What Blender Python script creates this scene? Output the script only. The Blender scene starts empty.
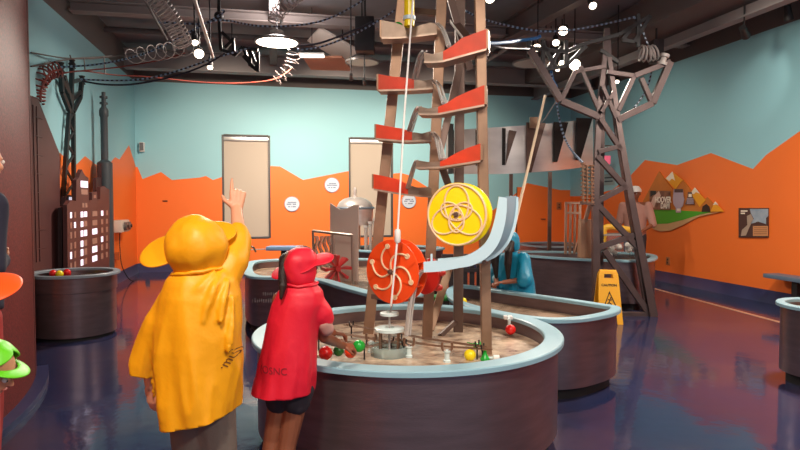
import bpy, bmesh, math, random
from mathutils import Vector, Matrix, noise
from mathutils.bvhtree import BVHTree
random.seed(7)
SC = bpy.context.scene
COL = SC.collection
PI = math.pi
# ------------------------------------------------------------ camera geometry
F = 600.0; HC = 1.5
PHI = math.atan(23/600.0); TH = math.atan(129/600.0)
cT, sT, cP, sP = math.cos(TH), math.sin(TH), math.cos(PHI), math.sin(PHI)
def ray(px, py):
    u = (px-400)/F; v = (225-py)/F
    h = cP + v*sP; z = v*cP - sP
    return u/h, z/h                      # per metre of horizontal depth
def W(xc, d, z=0.0):                     # lateral, depth, height -> room coordinates
    return Vector((xc*cT + d*sT, -xc*sT + d*cT, z))
def P(px, py, d):
    a, b = ray(px, py)
    return W(a*d, d, HC + b*d)
def PZ(px, py, z):
    a, b = ray(px, py)
    return P(px, py, (z-HC)/b)
def PX(px, py, X):
    a, b = ray(px, py)
    return P(px, py, X/(a*cT + sT))
def PY(px, py, Y):
    a, b = ray(px, py)
    return P(px, py, Y/(-a*sT + cT))
RT = Vector((cT, -sT, 0)); FW = Vector((sT, cT, 0)); UP = Vector((0, 0, 1))
# ------------------------------------------------------------ materials
def lin(h):
    h = h.lstrip('#'); out = []
    for i in (0, 2, 4):
        c = int(h[i:i+2], 16)/255
        out.append(c/12.92 if c <= .04045 else ((c+.055)/1.055)**2.4)
    return (out[0], out[1], out[2], 1)
MATS = {}
def mat(name, hexc, rough=.5, metal=0, var=0, vscale=6, bump=0, bscale=40, stretch=None, trans=0, emit=0, spec=.5, alpha=1, coat=0, hex2=None, sss=0):
    if name in MATS: return MATS[name]
    m = bpy.data.materials.new(name); m.use_nodes = True
    nt = m.node_tree; b = nt.nodes['Principled BSDF']
    c = lin(hexc)
    b.inputs['Base Color'].default_value = c
    b.inputs['Roughness'].default_value = rough
    b.inputs['Metallic'].default_value = metal
    b.inputs['Specular IOR Level'].default_value = spec
    b.inputs['Transmission Weight'].default_value = trans
    b.inputs['Alpha'].default_value = alpha
    b.inputs['Coat Weight'].default_value = coat
    if emit:
        b.inputs['Emission Color'].default_value = c
        b.inputs['Emission Strength'].default_value = emit
    if var or bump or hex2:
        tc = nt.nodes.new('ShaderNodeTexCoord')
        mp = nt.nodes.new('ShaderNodeMapping')
        if stretch: mp.inputs['Scale'].default_value = stretch
        nt.links.new(tc.outputs['Object'], mp.inputs['Vector'])
    if var or hex2:
        n = nt.nodes.new('ShaderNodeTexNoise'); n.inputs['Scale'].default_value = vscale; n.inputs['Detail'].default_value = 5
        nt.links.new(mp.outputs[0], n.inputs['Vector'])
        r = nt.nodes.new('ShaderNodeValToRGB')
        r.color_ramp.elements[0].position = .3; r.color_ramp.elements[1].position = .7
        k = 1-var
        r.color_ramp.elements[0].color = (c[0]*k, c[1]*k, c[2]*k, 1)
        r.color_ramp.elements[1].color = lin(hex2) if hex2 else (min(1, c[0]*(1+var*.6)), min(1, c[1]*(1+var*.6)), min(1, c[2]*(1+var*.6)), 1)
        nt.links.new(n.outputs['Fac'], r.inputs[0]); nt.links.new(r.outputs[0], b.inputs['Base Color'])
    if bump:
        n2 = nt.nodes.new('ShaderNodeTexNoise'); n2.inputs['Scale'].default_value = bscale; n2.inputs['Detail'].default_value = 4
        nt.links.new(mp.outputs[0], n2.inputs['Vector'])
        bp = nt.nodes.new('ShaderNodeBump'); bp.inputs['Strength'].default_value = bump; bp.inputs['Distance'].default_value = .02
        nt.links.new(n2.outputs['Fac'], bp.inputs['Height']); nt.links.new(bp.outputs[0], b.inputs['Normal'])
    MATS[name] = m
    return m
teal = mat('teal_paint', '#92c6d0', .55, bump=.05, bscale=60)
orange = mat('orange_paint', '#f0742a', .5, bump=.05, bscale=60)
darkwall = mat('dark_grey_paint', '#625a58', .8)
ceilm = mat('ceiling_deck', '#7d787c', .8, var=.12, vscale=2)
beamm = mat('beam_grey', '#8a8282', .7)
beamd = mat('beam_dark', '#5a5151', .7)
covem = mat('cove_blue', '#34385f', .35, var=.15, vscale=3)
tankm = mat('brushed_tank_steel', '#88777a', .32, .82, var=.14, vscale=4, bump=.06, bscale=30, stretch=(1, 1, 6))
rimm = mat('pale_blue_rim', '#8db6c4', .35, var=.05)
rimg = mat('grey_rim', '#84909a', .4)
steel = mat('weathered_steel', '#9a7b63', .42, .5, var=.22, vscale=7)
steeld = mat('dark_weathered_steel', '#6a564d', .45, .5, var=.2, vscale=7)
stain = mat('stainless', '#dcd4ce', .3, .55, var=.1, vscale=3, stretch=(1, 1, 5))
pylm = mat('pylon_steel', '#5a4c4b', .45, .45, var=.15, vscale=6)
black = mat('black_paint', '#1b191b', .5)
rubber = mat('black_rubber', '#141416', .7)
browncase = mat('brown_speckle', '#702624', .6, var=.5, vscale=60, bump=.1, bscale=90, spec=.3)
brownpanel = mat('brown_panel', '#54302f', .55, var=.12, vscale=5)
citym = mat('city_brown', '#4f2b2a', .5)
redor = mat('red_orange_paint', '#fb5c34', .4, var=.1, vscale=9)
wheelor = mat('orange_enamel', '#f4501c', .35)
yel = mat('yellow_enamel', '#ffe012', .35)
cream = mat('cream_relief', '#efcfa4', .45)
chutem = mat('chute_blue', '#c2dfe9', .3)
white = mat('white_plastic', '#e8e6e2', .4)
offw = mat('off_white_box', '#d4cabd', .5)
aluminium = mat('aluminium', '#cfcac6', .3, .8)
glassm = mat('clear_plastic', '#f2f6f5', .06, trans=1)
blindm = mat('roller_blind', '#b8aa9b', .7, bump=.05, bscale=80)
framem = mat('window_frame_dark', '#4a4644', .5)
yponcho = mat('yellow_poncho', '#e8a004', .5, bump=.12, bscale=25)
rponcho = mat('red_poncho', '#dc1a34', .5, bump=.12, bscale=25)
bponcho = mat('blue_poncho', '#0c86a8', .42, bump=.12, bscale=25)
oponcho = mat('orange_hood', '#ff5a1a', .45)
gponcho = mat('green_hood', '#5fc41c', .45)
skin = mat('skin_light', '#d79a79', .5)
skinb = mat('skin_brown', '#8c543b', .5)
hairm = mat('hair_dark', '#20130f', .5, bump=.4, bscale=120, stretch=(1, 1, .1))
hairb = mat('hair_brown', '#3a241a', .55)
trou = mat('grey_trousers', '#6b6058', .8, bump=.1, bscale=60)
shortsm = mat('dark_shorts', '#2c2630', .8)
navy = mat('navy_cloth', '#23263a', .8)
redcloth = mat('red_cloth', '#a8322e', .8)
pinkcloth = mat('pink_grey_cloth', '#b58a80', .8)
redb = mat('ball_red', '#e3201c', .25)
greenb = mat('ball_green', '#18a335', .25)
yelb = mat('ball_yellow', '#f5dc1a', .25)
orb = mat('ball_orange_red', '#ef4420', .25)
cautm = mat('caution_yellow', '#f5b012', .4)
inkm = mat('ink_dark', '#2a1c12', .6)
copper = mat('copper_rail', '#8a6a56', .35, .6)
lampw = mat('lamp_glow', '#fff1dc', .5, emit=14)
lampspot = mat('spot_glow', '#ffe9cf', .5, emit=12)
tubeglow = mat('tube_glow', '#fff4e8', .5, emit=4)
lit = mat('white_glow_pane', '#f4ecff', .4, emit=.75)  # white skyline panes; a mild glow stands in for reflected light
dimpane = mat('unlit_pane', '#a07a6c', .5)
redwire = mat('red_wire', '#82362b', .5)
blkwire = mat('black_wire', '#1d2230', .5)
greywire = mat('grey_wire', '#5d5a58', .5)
whitewire = mat('white_wire', '#b0aaa6', .45)
beadm = mat('pale_beads', '#86a0bc', .3)
bluewire = mat('blue_wire', '#2f6fae', .4)
bluegrey = mat('bench_bluegrey', '#5f7286', .5)
# water / pebbled tank bed
def watermat(name, c1, c2, sc):
    m = mat(name, c1, .22, hex2=c2, vscale=sc, bump=.35, bscale=26)
    return m
waterm = watermat('shallow_water', '#6e5343', '#e6cdb0', 7)
waterg = watermat('shallow_water_grey', '#75604f', '#b79c84', 5)
# glossy epoxy floor
def floormat():
    m = bpy.data.materials.new('epoxy_floor'); m.use_nodes = True
    nt = m.node_tree; b = nt.nodes['Principled BSDF']
    tc = nt.nodes.new('ShaderNodeTexCoord')
    n = nt.nodes.new('ShaderNodeTexNoise'); n.inputs['Scale'].default_value = .9; n.inputs['Detail'].default_value = 6; n.inputs['Roughness'].default_value = .6
    nt.links.new(tc.outputs['Object'], n.inputs['Vector'])
    r = nt.nodes.new('ShaderNodeValToRGB'); e = r.color_ramp.elements
    e[0].position = .33; e[0].color = lin('#282f52'); e[1].position = .62; e[1].color = lin('#43394f')
    x = e.new(.48); x.color = lin('#2d3150')
    nt.links.new(n.outputs['Fac'], r.inputs[0]); nt.links.new(r.outputs[0], b.inputs['Base Color'])
    b.inputs['Roughness'].default_value = .09
    b.inputs['Specular IOR Level'].default_value = .5
    n2 = nt.nodes.new('ShaderNodeTexNoise'); n2.inputs['Scale'].default_value = 7
    nt.links.new(tc.outputs['Object'], n2.inputs['Vector'])
    bp = nt.nodes.new('ShaderNodeBump'); bp.inputs['Strength'].default_value = .03; bp.inputs['Distance'].default_value = .05
    nt.links.new(n2.outputs['Fac'], bp.inputs['Height']); nt.links.new(bp.outputs[0], b.inputs['Normal'])
    return m
floorm = floormat()
# ------------------------------------------------------------ mesh builder
class MB:
    def __init__(s): s.b = bmesh.new(); s.mi = 0
    def _f(s, vs):
        try:
            f = s.b.faces.new(vs); f.material_index = s.mi; return f
        except ValueError: return None
    def quad(s, *pts): return s._f([s.b.verts.new(p) for p in pts])
    def hexa(s, p):                     # 8 corners: 4 bottom ccw, 4 top ccw
        v = [s.b.verts.new(q) for q in p]
        for q in ((3,2,1,0), (4,5,6,7), (0,1,5,4), (1,2,6,5), (2,3,7,6), (3,0,4,7)): s._f([v[i] for i in q])
        return s
    def box(s, c, ax, ay, az):          # centre and three half-axis vectors
        c = Vector(c)
        s.hexa([c-ax-ay-az, c+ax-ay-az, c+ax+ay-az, c-ax+ay-az, c-ax-ay+az, c+ax-ay+az, c+ax+ay+az, c-ax+ay+az]); return s
    def beam(s, a, b, w, t=None, up=None, w2=None):
        a, b = Vector(a), Vector(b); t = t or w; d = (b-a).normalized()
        up = Vector(up) if up else (FW if abs(d.dot(FW)) < .9 else UP)
        x = d.cross(up).normalized(); y = x.cross(d).normalized()
        k = (w2/w) if w2 else 1
        x0, y0 = x*w/2, y*t/2; x1, y1 = x0*k, y0*k
        s.hexa([a-x0-y0, a+x0-y0, a+x0+y0, a-x0+y0, b-x1-y1, b+x1-y1, b+x1+y1, b-x1+y1]); return s
    def tube(s, pts, r, n=8, closed=False, r1=None):
        pts = [Vector(p) for p in pts]; N = len(pts); rings = []
        prev = None
        for i, p in enumerate(pts):
            if closed: d = pts[(i+1) % N]-pts[i-1]
            else: d = pts[min(i+1, N-1)]-pts[max(i-1, 0)]
            d = d.normalized()
            if prev is None:
                x = d.orthogonal().normalized()
            else:
                x = prev - d*prev.dot(d)
                x = x.normalized() if x.length > 1e-6 else d.orthogonal().normalized()
            prev = x; y = d.cross(x)
            rr = r if r1 is None else r+(r1-r)*i/max(1, N-1)
            rings.append([s.b.verts.new(p+(x*math.cos(2*PI*k/n)+y*math.sin(2*PI*k/n))*rr) for k in range(n)])
        M = N if closed else N-1
        for i in range(M):
            A, B = rings[i], rings[(i+1) % N]
            for k in range(n): s._f([A[k], A[(k+1) % n], B[(k+1) % n], B[k]])
        if not closed:
            s._f(rings[0][::-1]); s._f(rings[-1])
        return s
    def cyl(s, a, b, r, n=20, r1=None): return s.tube([a, b], r, n, r1=r1)
    def sphere(s, c, r, seg=16, rings=10, sc=None, R=None):
        mtx = Matrix.Translation(Vector(c))
        if R is not None: mtx = mtx @ R.to_4x4()
        if sc: mtx = mtx @ Matrix.Diagonal((sc[0], sc[1], sc[2], 1))
        g = bmesh.ops.create_uvsphere(s.b, u_segments=seg, v_segments=rings, radius=r, matrix=mtx)
        for v in g['verts']:
            for f in v.link_faces: f.material_index = s.mi
        return s
    def prism(s, pts, off):             # polygon extruded by a vector
        off = Vector(off); pts = [Vector(p) for p in pts]
        a = [s.b.verts.new(p) for p in pts]; b = [s.b.verts.new(p+off) for p in pts]
        s._f(a[::-1]); s._f(b); n = len(a)
        for i in range(n): s._f([a[i], a[(i+1) % n], b[(i+1) % n], b[i]])
        return s
    def ribbon(s, A, B, off):           # thick strip between two polylines
        off = Vector(off)
        for i in range(len(A)-1):
            p = [Vector(A[i]), Vector(A[i+1]), Vector(B[i+1]), Vector(B[i])]
            if i == 0: prev = [s.b.verts.new(q) for q in (p[0], p[3], p[3]+off, p[0]+off)]; s._f(prev[::-1])
            cur = [s.b.verts.new(q) for q in (p[1], p[2], p[2]+off, p[1]+off)]
            for k in range(4): s._f([prev[k], prev[(k+1) % 4], cur[(k+1) % 4], cur[k]])
            prev = cur
        s._f(prev); return s
    def lathe(s, c, prof, n=32, axis=UP, ref=None):
        c = Vector(c); axis = Vector(axis).normalized()
        x = Vector(ref).normalized() if ref else axis.orthogonal().normalized(); y = axis.cross(x)
        rings = []
        for r, h in prof:
            if r < 1e-6: rings.append([s.b.verts.new(c+axis*h)])
            else: rings.append([s.b.verts.new(c+axis*h+(x*math.cos(2*PI*k/n)+y*math.sin(2*PI*k/n))*r) for k in range(n)])
        for A, B in zip(rings, rings[1:]):
            if len(A) == 1 and len(B) == 1: continue
            for k in range(n):
                if len(A) == 1: s._f([A[0], B[(k+1) % n], B[k]])
                elif len(B) == 1: s._f([A[k], A[(k+1) % n], B[0]])
                else: s._f([A[k], A[(k+1) % n], B[(k+1) % n], B[k]])
        return s
    def loft(s, rings, n=28):           # (centre, half-lateral vec, half-depth vec); capped
        R = []
        for c, a, b in rings:
            R.append([s.b.verts.new(Vector(c)+a*math.cos(2*PI*k/n)+b*math.sin(2*PI*k/n)) for k in range(n)])
        for A, B in zip(R, R[1:]):
            for k in range(n): s._f([A[k], A[(k+1) % n], B[(k+1) % n], B[k]])
        s._f(R[0][::-1]); s._f(R[-1]); return s
    def cap(s, a, b, r0, r1, n=12):     # tapered capsule
        s.tube([a, b], r0, n, r1=r1); s.sphere(a, r0, n, 8); s.sphere(b, r1, n, 8); return s
    def chain(s, pts, rr):
        for i in range(len(pts)-1): s.cap(pts[i], pts[i+1], rr[i], rr[i+1])
        return s
    def build(s, name, m, parent=None, base=None, smooth=True, bevel=0, fixn=True):
        if fixn: bmesh.ops.recalc_face_normals(s.b, faces=s.b.faces)
        if bevel:
            bmesh.ops.bevel(s.b, geom=[e for e in s.b.edges if e.calc_face_angle(0) > .6], offset=bevel, segments=2, affect='EDGES', profile=.6, clamp_overlap=True)
        org = Vector(parent.location) if parent is not None and base is None else None
        root = parent
        if parent is not None:
            org = world_org(parent)
        elif base is not None: org = Vector(base)
        else:
            xs = [v.co for v in s.b.verts]
            org = Vector(((min(v.x for v in xs)+max(v.x for v in xs))/2, (min(v.y for v in xs)+max(v.y for v in xs))/2, min(v.z for v in xs)))
        bmesh.ops.translate(s.b, verts=s.b.verts, vec=-org)
        me = bpy.data.meshes.new(name); s.b.to_mesh(me); s.b.free()
        for mm in (m if isinstance(m, (list, tuple)) else [m]): me.materials.append(mm)
        if smooth:
            me.polygons.foreach_set('use_smooth', [True]*len(me.polygons))
            try: me.set_sharp_from_angle(angle=math.radians(38))
            except Exception: pass
        o = bpy.data.objects.new(name, me); COL.objects.link(o)
        if parent is not None: o.parent = parent
        else: o.location = org
        return o
def world_org(o):
    v = Vector((0, 0, 0))
    while o is not None: v += Vector(o.location); o = o.parent
    return v
def tag(o, label, cat, group=None):
    o['label'] = label; o['category'] = cat
    if group: o['group'] = group
    return o
def thing(name, loc, label, cat, group=None):
    o = bpy.data.objects.new(name, None); COL.objects.link(o); o.location = loc; o.empty_display_size = .1
    return tag(o, label, cat, group)
def struct(o): o['kind'] = 'structure'; return o
def sempty(name, loc):
    o = bpy.data.objects.new(name, None); COL.objects.link(o); o.location = loc; o.empty_display_size = .1
    return struct(o)
def spline(pts, n=8, closed=False):
    pts = [Vector(p) for p in pts]; N = len(pts); out = []
    for i in range(N if closed else N-1):
        if closed: a, b, c, d = pts[i-1], pts[i], pts[(i+1) % N], pts[(i+2) % N]
        else: a, b, c, d = pts[max(i-1, 0)], pts[i], pts[i+1], pts[min(i+2, N-1)]
        for k in range(n):
            t = k/n
            out.append(.5*((2*b)+(c-a)*t+(2*a-5*b+4*c-d)*t*t+(3*b-3*c+d-a)*t**3))
    if not closed: out.append(pts[-1])
    return out
def textmesh(s, size, depth=.0015, bold=0):
    cu = bpy.data.curves.new('txt', 'FONT'); cu.body = s; cu.size = size; cu.extrude = depth; cu.offset = size*bold; cu.align_x = 'CENTER'; cu.align_y = 'CENTER'
    o = bpy.data.objects.new('txt', cu); COL.objects.link(o)
    dg = bpy.context.evaluated_depsgraph_get()
    me = bpy.data.meshes.new_from_object(o.evaluated_get(dg))
    bpy.data.objects.remove(o); bpy.data.curves.remove(cu)
    return me
def text_at(name, s, size, c, x, y, m, parent, depth=.0015, sx=1, bold=0):
    me = textmesh(s, size, depth, bold); me.name = name
    x = Vector(x).normalized(); y = Vector(y).normalized(); z = x.cross(y)
    M = Matrix((x, y, z)).transposed().to_4x4(); M.translation = Vector(c) - world_org(parent)
    me.transform(M @ Matrix.Diagonal((sx, 1, 1, 1))); me.materials.append(m)
    o = bpy.data.objects.new(name, me); COL.objects.link(o); o.parent = parent
    return o
def remesh(o, voxel, it=4, disp=0, dsc=8, dst=(1, 1, .35)):
    m = o.modifiers.new('r', 'REMESH'); m.mode = 'VOXEL'; m.voxel_size = voxel; m.use_smooth_shade = True
    if it:
        q = o.modifiers.new('s', 'SMOOTH'); q.iterations = it; q.factor = .5
    dg = bpy.context.evaluated_depsgraph_get()
    me = bpy.data.meshes.new_from_object(o.evaluated_get(dg))
    o.modifiers.clear(); old = o.data; nm = old.name
    mats = list(old.materials); o.data = me; bpy.data.meshes.remove(old); me.name = nm
    me.materials.clear()
    for x in mats: me.materials.append(x)
    if disp:
        ns = [v.normal.copy() for v in me.vertices]
        for v, nn in zip(me.vertices, ns):
            q = Vector((v.co.x*dst[0], v.co.y*dst[1], v.co.z*dst[2]))*dsc
            v.co += nn*disp*(noise.noise(q)+.5*noise.noise(q*2.3))
    me.polygons.foreach_set('use_smooth', [True]*len(me.polygons))
    return o
# ============================================================ ROOM
XL, XR, YB, YF, ZT, ZC = -2.8, 7.24, 13.65, -3.0, 4.05, 4.6
mb = MB(); mb.quad((XL-.1, YF, 0), (XR+.1, YF, 0), (XR+.1, YB+.1, 0), (XL-.1, YB+.1, 0))
struct(mb.build('floor', floorm, base=(0, 0, 0), fixn=False))
mb = MB(); mb.quad((XL-.1, YF, ZC), (XL-.1, YB+.1, ZC), (XR+.1, YB+.1, ZC), (XR+.1, YF, ZC))
struct(mb.build('ceiling', ceilm, fixn=False))
def wall(name, pt, jag, s0, s1, openings=()):
    jag = sorted(jag)
    def jz(s):
        if s <= jag[0][0]: return jag[0][1]
        for (a, za), (b, zb) in zip(jag, jag[1:]):
            if a <= s <= b: return za+(zb-za)*(s-a)/max(1e-6, b-a)
        return jag[-1][1]
    br = sorted(set([s0, s1]+[s for s, z in jag if s0 < s < s1]+[e for o in openings for e in o[:2]]))
    mb = MB()
    def q(a, b, za0, za1, zb0, zb1, mi):
        if za1-za0 < 1e-4 and zb1-zb0 < 1e-4: return
        mb.mi = mi; mb.quad(pt(a, za0), pt(b, zb0), pt(b, zb1), pt(a, za1))
    for a, b in zip(br, br[1:]):
        mid = (a+b)/2; op = [o for o in openings if o[0] < mid < o[1]]
        ja, jb = jz(a), jz(b)
        if not op:
            q(a, b, 0, ja, 0, jb, 1); q(a, b, ja, ZT, jb, ZT, 0)
        else:
            o = op[0]; q(a, b, 0, o[2], 0, o[2], 1); q(a, b, o[3], ZT, o[3], ZT, 0)
        q(a, b, ZT, ZC, ZT, ZC, 2)
    o = mb.build(name, [teal, orange, darkwall], base=pt((s0+s1)/2, 0), smooth=False, fixn=False)
    return struct(o), jz
def jag(pts, plane):
    out = []
    for px, py in pts:
        v = PX(px, py, XL) if plane == 'L' else PX(px, py, XR) if plane == 'R' else PY(px, py, YB)
        out.append((v.x if plane == 'B' else v.y, v.z))
    return out
JL = jag([(45, 150), (60, 153), (75, 166), (85, 156), (99, 167), (110, 163), (115, 157), (119.5, 159.5), (129, 145), (135.5, 166)], 'L')
JB = jag([(137.5, 167), (142.5, 179), (161, 172), (172, 180), (200, 177.5), (206, 176), (213, 180), (222, 177), (271, 166), (280, 166.5), (303, 180), (349, 171), (388, 174), (401, 173), (408, 175), (440, 195), (470, 203), (492, 211), (515, 194), (527, 183), (560, 190)], 'B')
JR = jag([(585, 196), (612, 190), (630, 176), (645, 160), (677, 165), (711, 153), (753, 169), (766, 155), (800, 131), (840, 100)], 'R')
wall('wall_left', lambda s, z: Vector((XL, s, z)), [(YF, 2.4)]+JL, YF, YB)
# windows in the back wall
def winrect(x0, y0, x1, y1):
    a = PY(x0, y0, YB); b = PY(x1, y1, YB); return (a.x, b.x, b.z, a.z)
wins = [winrect(222, 134.5, 270.5, 238), winrect(349, 139, 388, 238)]
w2 = wins[1]; wins[1] = (w2[0], w2[0]+(wins[0][1]-wins[0][0]), wins[0][2], wins[0][3])
_, jzB = wall('wall_back', lambda s, z: Vector((s, YB, z)), JB, XL, XR, wins)
wall('wall_right', lambda s, z: Vector((XR, s, z)), JR, YF, YB)
for nm, a, b in (('left', (XL, YF), (XL, YB)), ('back', (XL, YB), (XR, YB)), ('right', (XR, YB), (XR, YF))):
    A, B = Vector((*a, 0)), Vector((*b, 0)); d = (B-A).normalized(); nrm = Vector((d.y, -d.x, 0))
    mb = MB(); mb.prism([A, A+nrm*.05, A+nrm*.018+UP*.1, A+nrm*.012+UP*.19, A+UP*.19], B-A)
    struct(mb.build('baseboard_'+nm, covem))
for i, (x0, x1, z0, z1) in enumerate(wins):
    r = sempty('window_%d' % (i+1), ((x0+x1)/2, YB, z0))
    mb = MB()
    for (a, b, c, d) in ((x0-.01, x0+.03, z0, z1), (x1-.03, x1+.01, z0, z1), (x0+.03, x1-.03, z0-.01, z0+.03), (x0+.03, x1-.03, z1-.03, z1+.01)):
        mb.box(((a+b)/2, YB+.045, (c+d)/2), Vector(((b-a)/2, 0, 0)), Vector((0, .055, 0)), Vector((0, 0, (d-c)/2)))
    mb.build('window_frame', framem, r, bevel=.004)
    mb = MB(); mb.box(((x0+x1)/2, YB+.06, (z0+z1)/2-.03), Vector(((x1-x0)/2-.032, 0, 0)), Vector((0, .006, 0)), Vector((0, 0, (z1-z0)/2-.065)))
    mb.build('roller_blind', blindm, r)
    mb = MB(); mb.box(((x0+x1)/2, YB+.04, z1-.085), Vector(((x1-x0)/2-.032, 0, 0)), Vector((0, .03, 0)), Vector((0, 0, .045)))
    mb.build('blind_cassette', aluminium, r, bevel=.01)
# flush orange door in the back wall
dx0 = PY(517, 220, YB).x; dx1 = PY(548, 220, YB).x
r = sempty('door_1', ((dx0+dx1)/2, YB, 0))
mb = MB(); hz = 1.86
mb.box(((dx0+dx1)/2, YB-.012, .2+(hz-.2)/2), Vector(((dx1-dx0)/2, 0, 0)), Vector((0, .012, 0)), Vector((0, 0, (hz-.2)/2)))
mb.build('door_leaf', orange, r, bevel=.004)
mb = MB()
for x in (dx0-.012, dx1+.012): mb.box((x, YB-.006, hz/2), Vector((.006, 0, 0)), Vector((0, .006, 0)), Vector((0, 0, hz/2)))
mb.build('door_gap', inkm, r)
mb = MB(); h = PY(544, 219, YB); mb.cyl(h+Vector((0, -.02, 0)), h+Vector((0, -.06, 0)), .012); mb.cyl(h+Vector((.01, -.06, 0)), h+Vector((-.11, -.06, 0)), .01)
mb.build('door_handle', steeld, r)
# painted floor line along the right wall
a, b = PZ(648, 287, .0), PZ(792, 325.5, .0)
mb = MB(); d = (b-a).normalized(); n = d.cross(UP)
a = a-d*.3; b = b+d*1.5
mb.prism([a-n*.035, b-n*.035, b+n*.035, a+n*.035], UP*.003)
struct(mb.build('trim_1', mat('cream_line', '#c79a80', .3)))
# ------------------------------------------------------------ ceiling steel
def cbeam(name, a, b, w, h, m, label):
    mb = MB(); a, b = Vector(a), Vector(b)
    d = (b-a).normalized(); x = d.cross(UP).normalized()
    # I-section
    for dz, ww, hh in ((0, w, .02), (h, w, .02)):
        mb.beam(a+UP*dz, b+UP*dz, ww, hh, up=UP)
    mb.beam(a+UP*h/2, b+UP*h/2, .03, h-.02, up=UP)
    return tag(mb.build(name, m, smooth=False), label, 'beam', 'steel beams below the ceiling')
zb = 3.98
p = PZ(610, 70, zb)
cbeam('ceiling_beam', (p.x, 2.0, zb), (p.x, YB-.02, zb), .16, .3, beamm, 'long light grey steel beam running over the right side of the hall')
p = PZ(470, 60, 4.15); q = PZ(592, -4, 4.15)
cbeam('ceiling_beam', p, q, .16, .3, beamd, 'dark steel beam crossing above the lattice pylon toward the top edge')
p = PZ(400, 62, 4.2); q = PZ(455, -2, 4.2)
cbeam('ceiling_beam', (XL+.05, 12.6, 4.1), (XR-.05, 12.6, 4.1), .25, .35, beamm, 'grey steel beam across the far end of the hall near the back wall')
cbeam('ceiling_beam', (XL+.05, 9.4, 4.2), (XR-.05, 9.4, 4.24), .2, .13, mat('beam_mid', '#8d827f', .7), 'mid grey cross beam over the middle of the hall')
p = PZ(205, 40, 4.15)
cbeam('ceiling_beam', (p.x+1.1, 3.0, 4.25), (p.x+1.1, 12.4, 4.25), .14, .25, beamd, 'dark beam running back over the round high-bay lamp')
# conduit pipes and duct on the deck
def pipe(a, b, r, m, label, name='ceiling_pipe'):
    mb = MB(); mb.cyl(a, b, r, 14); return tag(mb.build(name, m), label, 'pipe', 'pipes under the ceiling deck')
pipe((XL+.04, 11.2, 4.45), (XR-.04, 11.2, 4.45), .05, beamd, 'thin dark pipe under the ceiling deck before the far beam')
pipe((4.4, 3.5, 4.42), (4.4, 12.4, 4.42), .04, beamm, 'thin grey pipe under the deck along the right of the hall')
pipe((-1.6, 4.5, 4.42), (-1.6, 12.4, 4.42), .04, beamm, 'thin grey pipe under the deck along the left of the hall')
mb = MB(); mb.box((5.9, 8.6, 4.35), Vector((.35, 0, 0)), Vector((0, 4.0, 0)), Vector((0, 0, .22)))
tag(mb.build('air_duct', darkwall, bevel=.02), 'large dark rectangular air duct beside the right wall under the ceiling', 'duct')
# dark cylinders / hanging equipment boxes under the ceiling
def hangbox(name, px, py, d, w, h, dep, m, label, cat, rot=0):
    c = P(px, py, d); t = thing(name, c, label, cat)
    ax = RT*math.cos(rot)+FW*math.sin(rot); ay = FW*math.cos(rot)-RT*math.sin(rot)
    mb = MB(); mb.box(c, ax*w/2, ay*dep/2, UP*h/2); mb.build('housing', m, t, bevel=.015)
    mb = MB(); mb.cyl(c+UP*h/2, Vector((c.x, c.y, ZC)), .015); mb.build('hanger', black, t)
    return t
hangbox('ceiling_speaker', 365, 36, 9.0, .28, .5, .3, black, 'black box speaker hanging above the tilted baffle boards', 'speaker')
hangbox('ceiling_projector', 656, 52, 9.2, .16, .34, .2, mat('dark_housing', '#332c2c', .5), 'dark box hanging just behind the light grey beam', 'projector')
# acoustic baffles
def baffle(pts, d0, d1, m, label):
    w = [P(x, y, d0+(d1-d0)*k) for x, y, k in pts]
    n = (w[1]-w[0]).cross(w[2]-w[0]).normalized()*.04
    mb = MB(); mb.prism(w, n)
    t = tag(mb.build('ceiling_baffle', m, bevel=.004), label, 'baffle', 'tilted baffle boards under the ceiling')
baffle([(319, 28, 0), (359, 52, .2), (342, 62, 1), (307, 41, .8)], 9.6, 10.2, mat('baffle_grey', '#cdc2b8', .7), 'grey tilted baffle board beside the round high-bay lamp')
baffle([(303, 58, 1), (342, 58, 1), (352, 71, 0), (311, 70, 0)], 10.3, 9.8, mat('baffle_tan', '#c98a6e', .7), 'tan baffle board below the grey one over the back wall')
c = P(312, 56.5, 9.7); t = thing('strip_light', c, 'small glowing fluorescent strip beside the tilted baffle boards', 'light')
mb = MB(); mb.box(c+UP*.03, RT*.2, FW*.06, UP*.016); mb.build('housing', white, t)
mb = MB(); mb.box(c+UP*.004, RT*.19, FW*.05, UP*.011); mb.build('tube', tubeglow, t)
mb = MB(); mb.cyl(c+UP*.05, Vector((c.x, c.y, ZC)), .006); mb.build('hanger', black, t)
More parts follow.
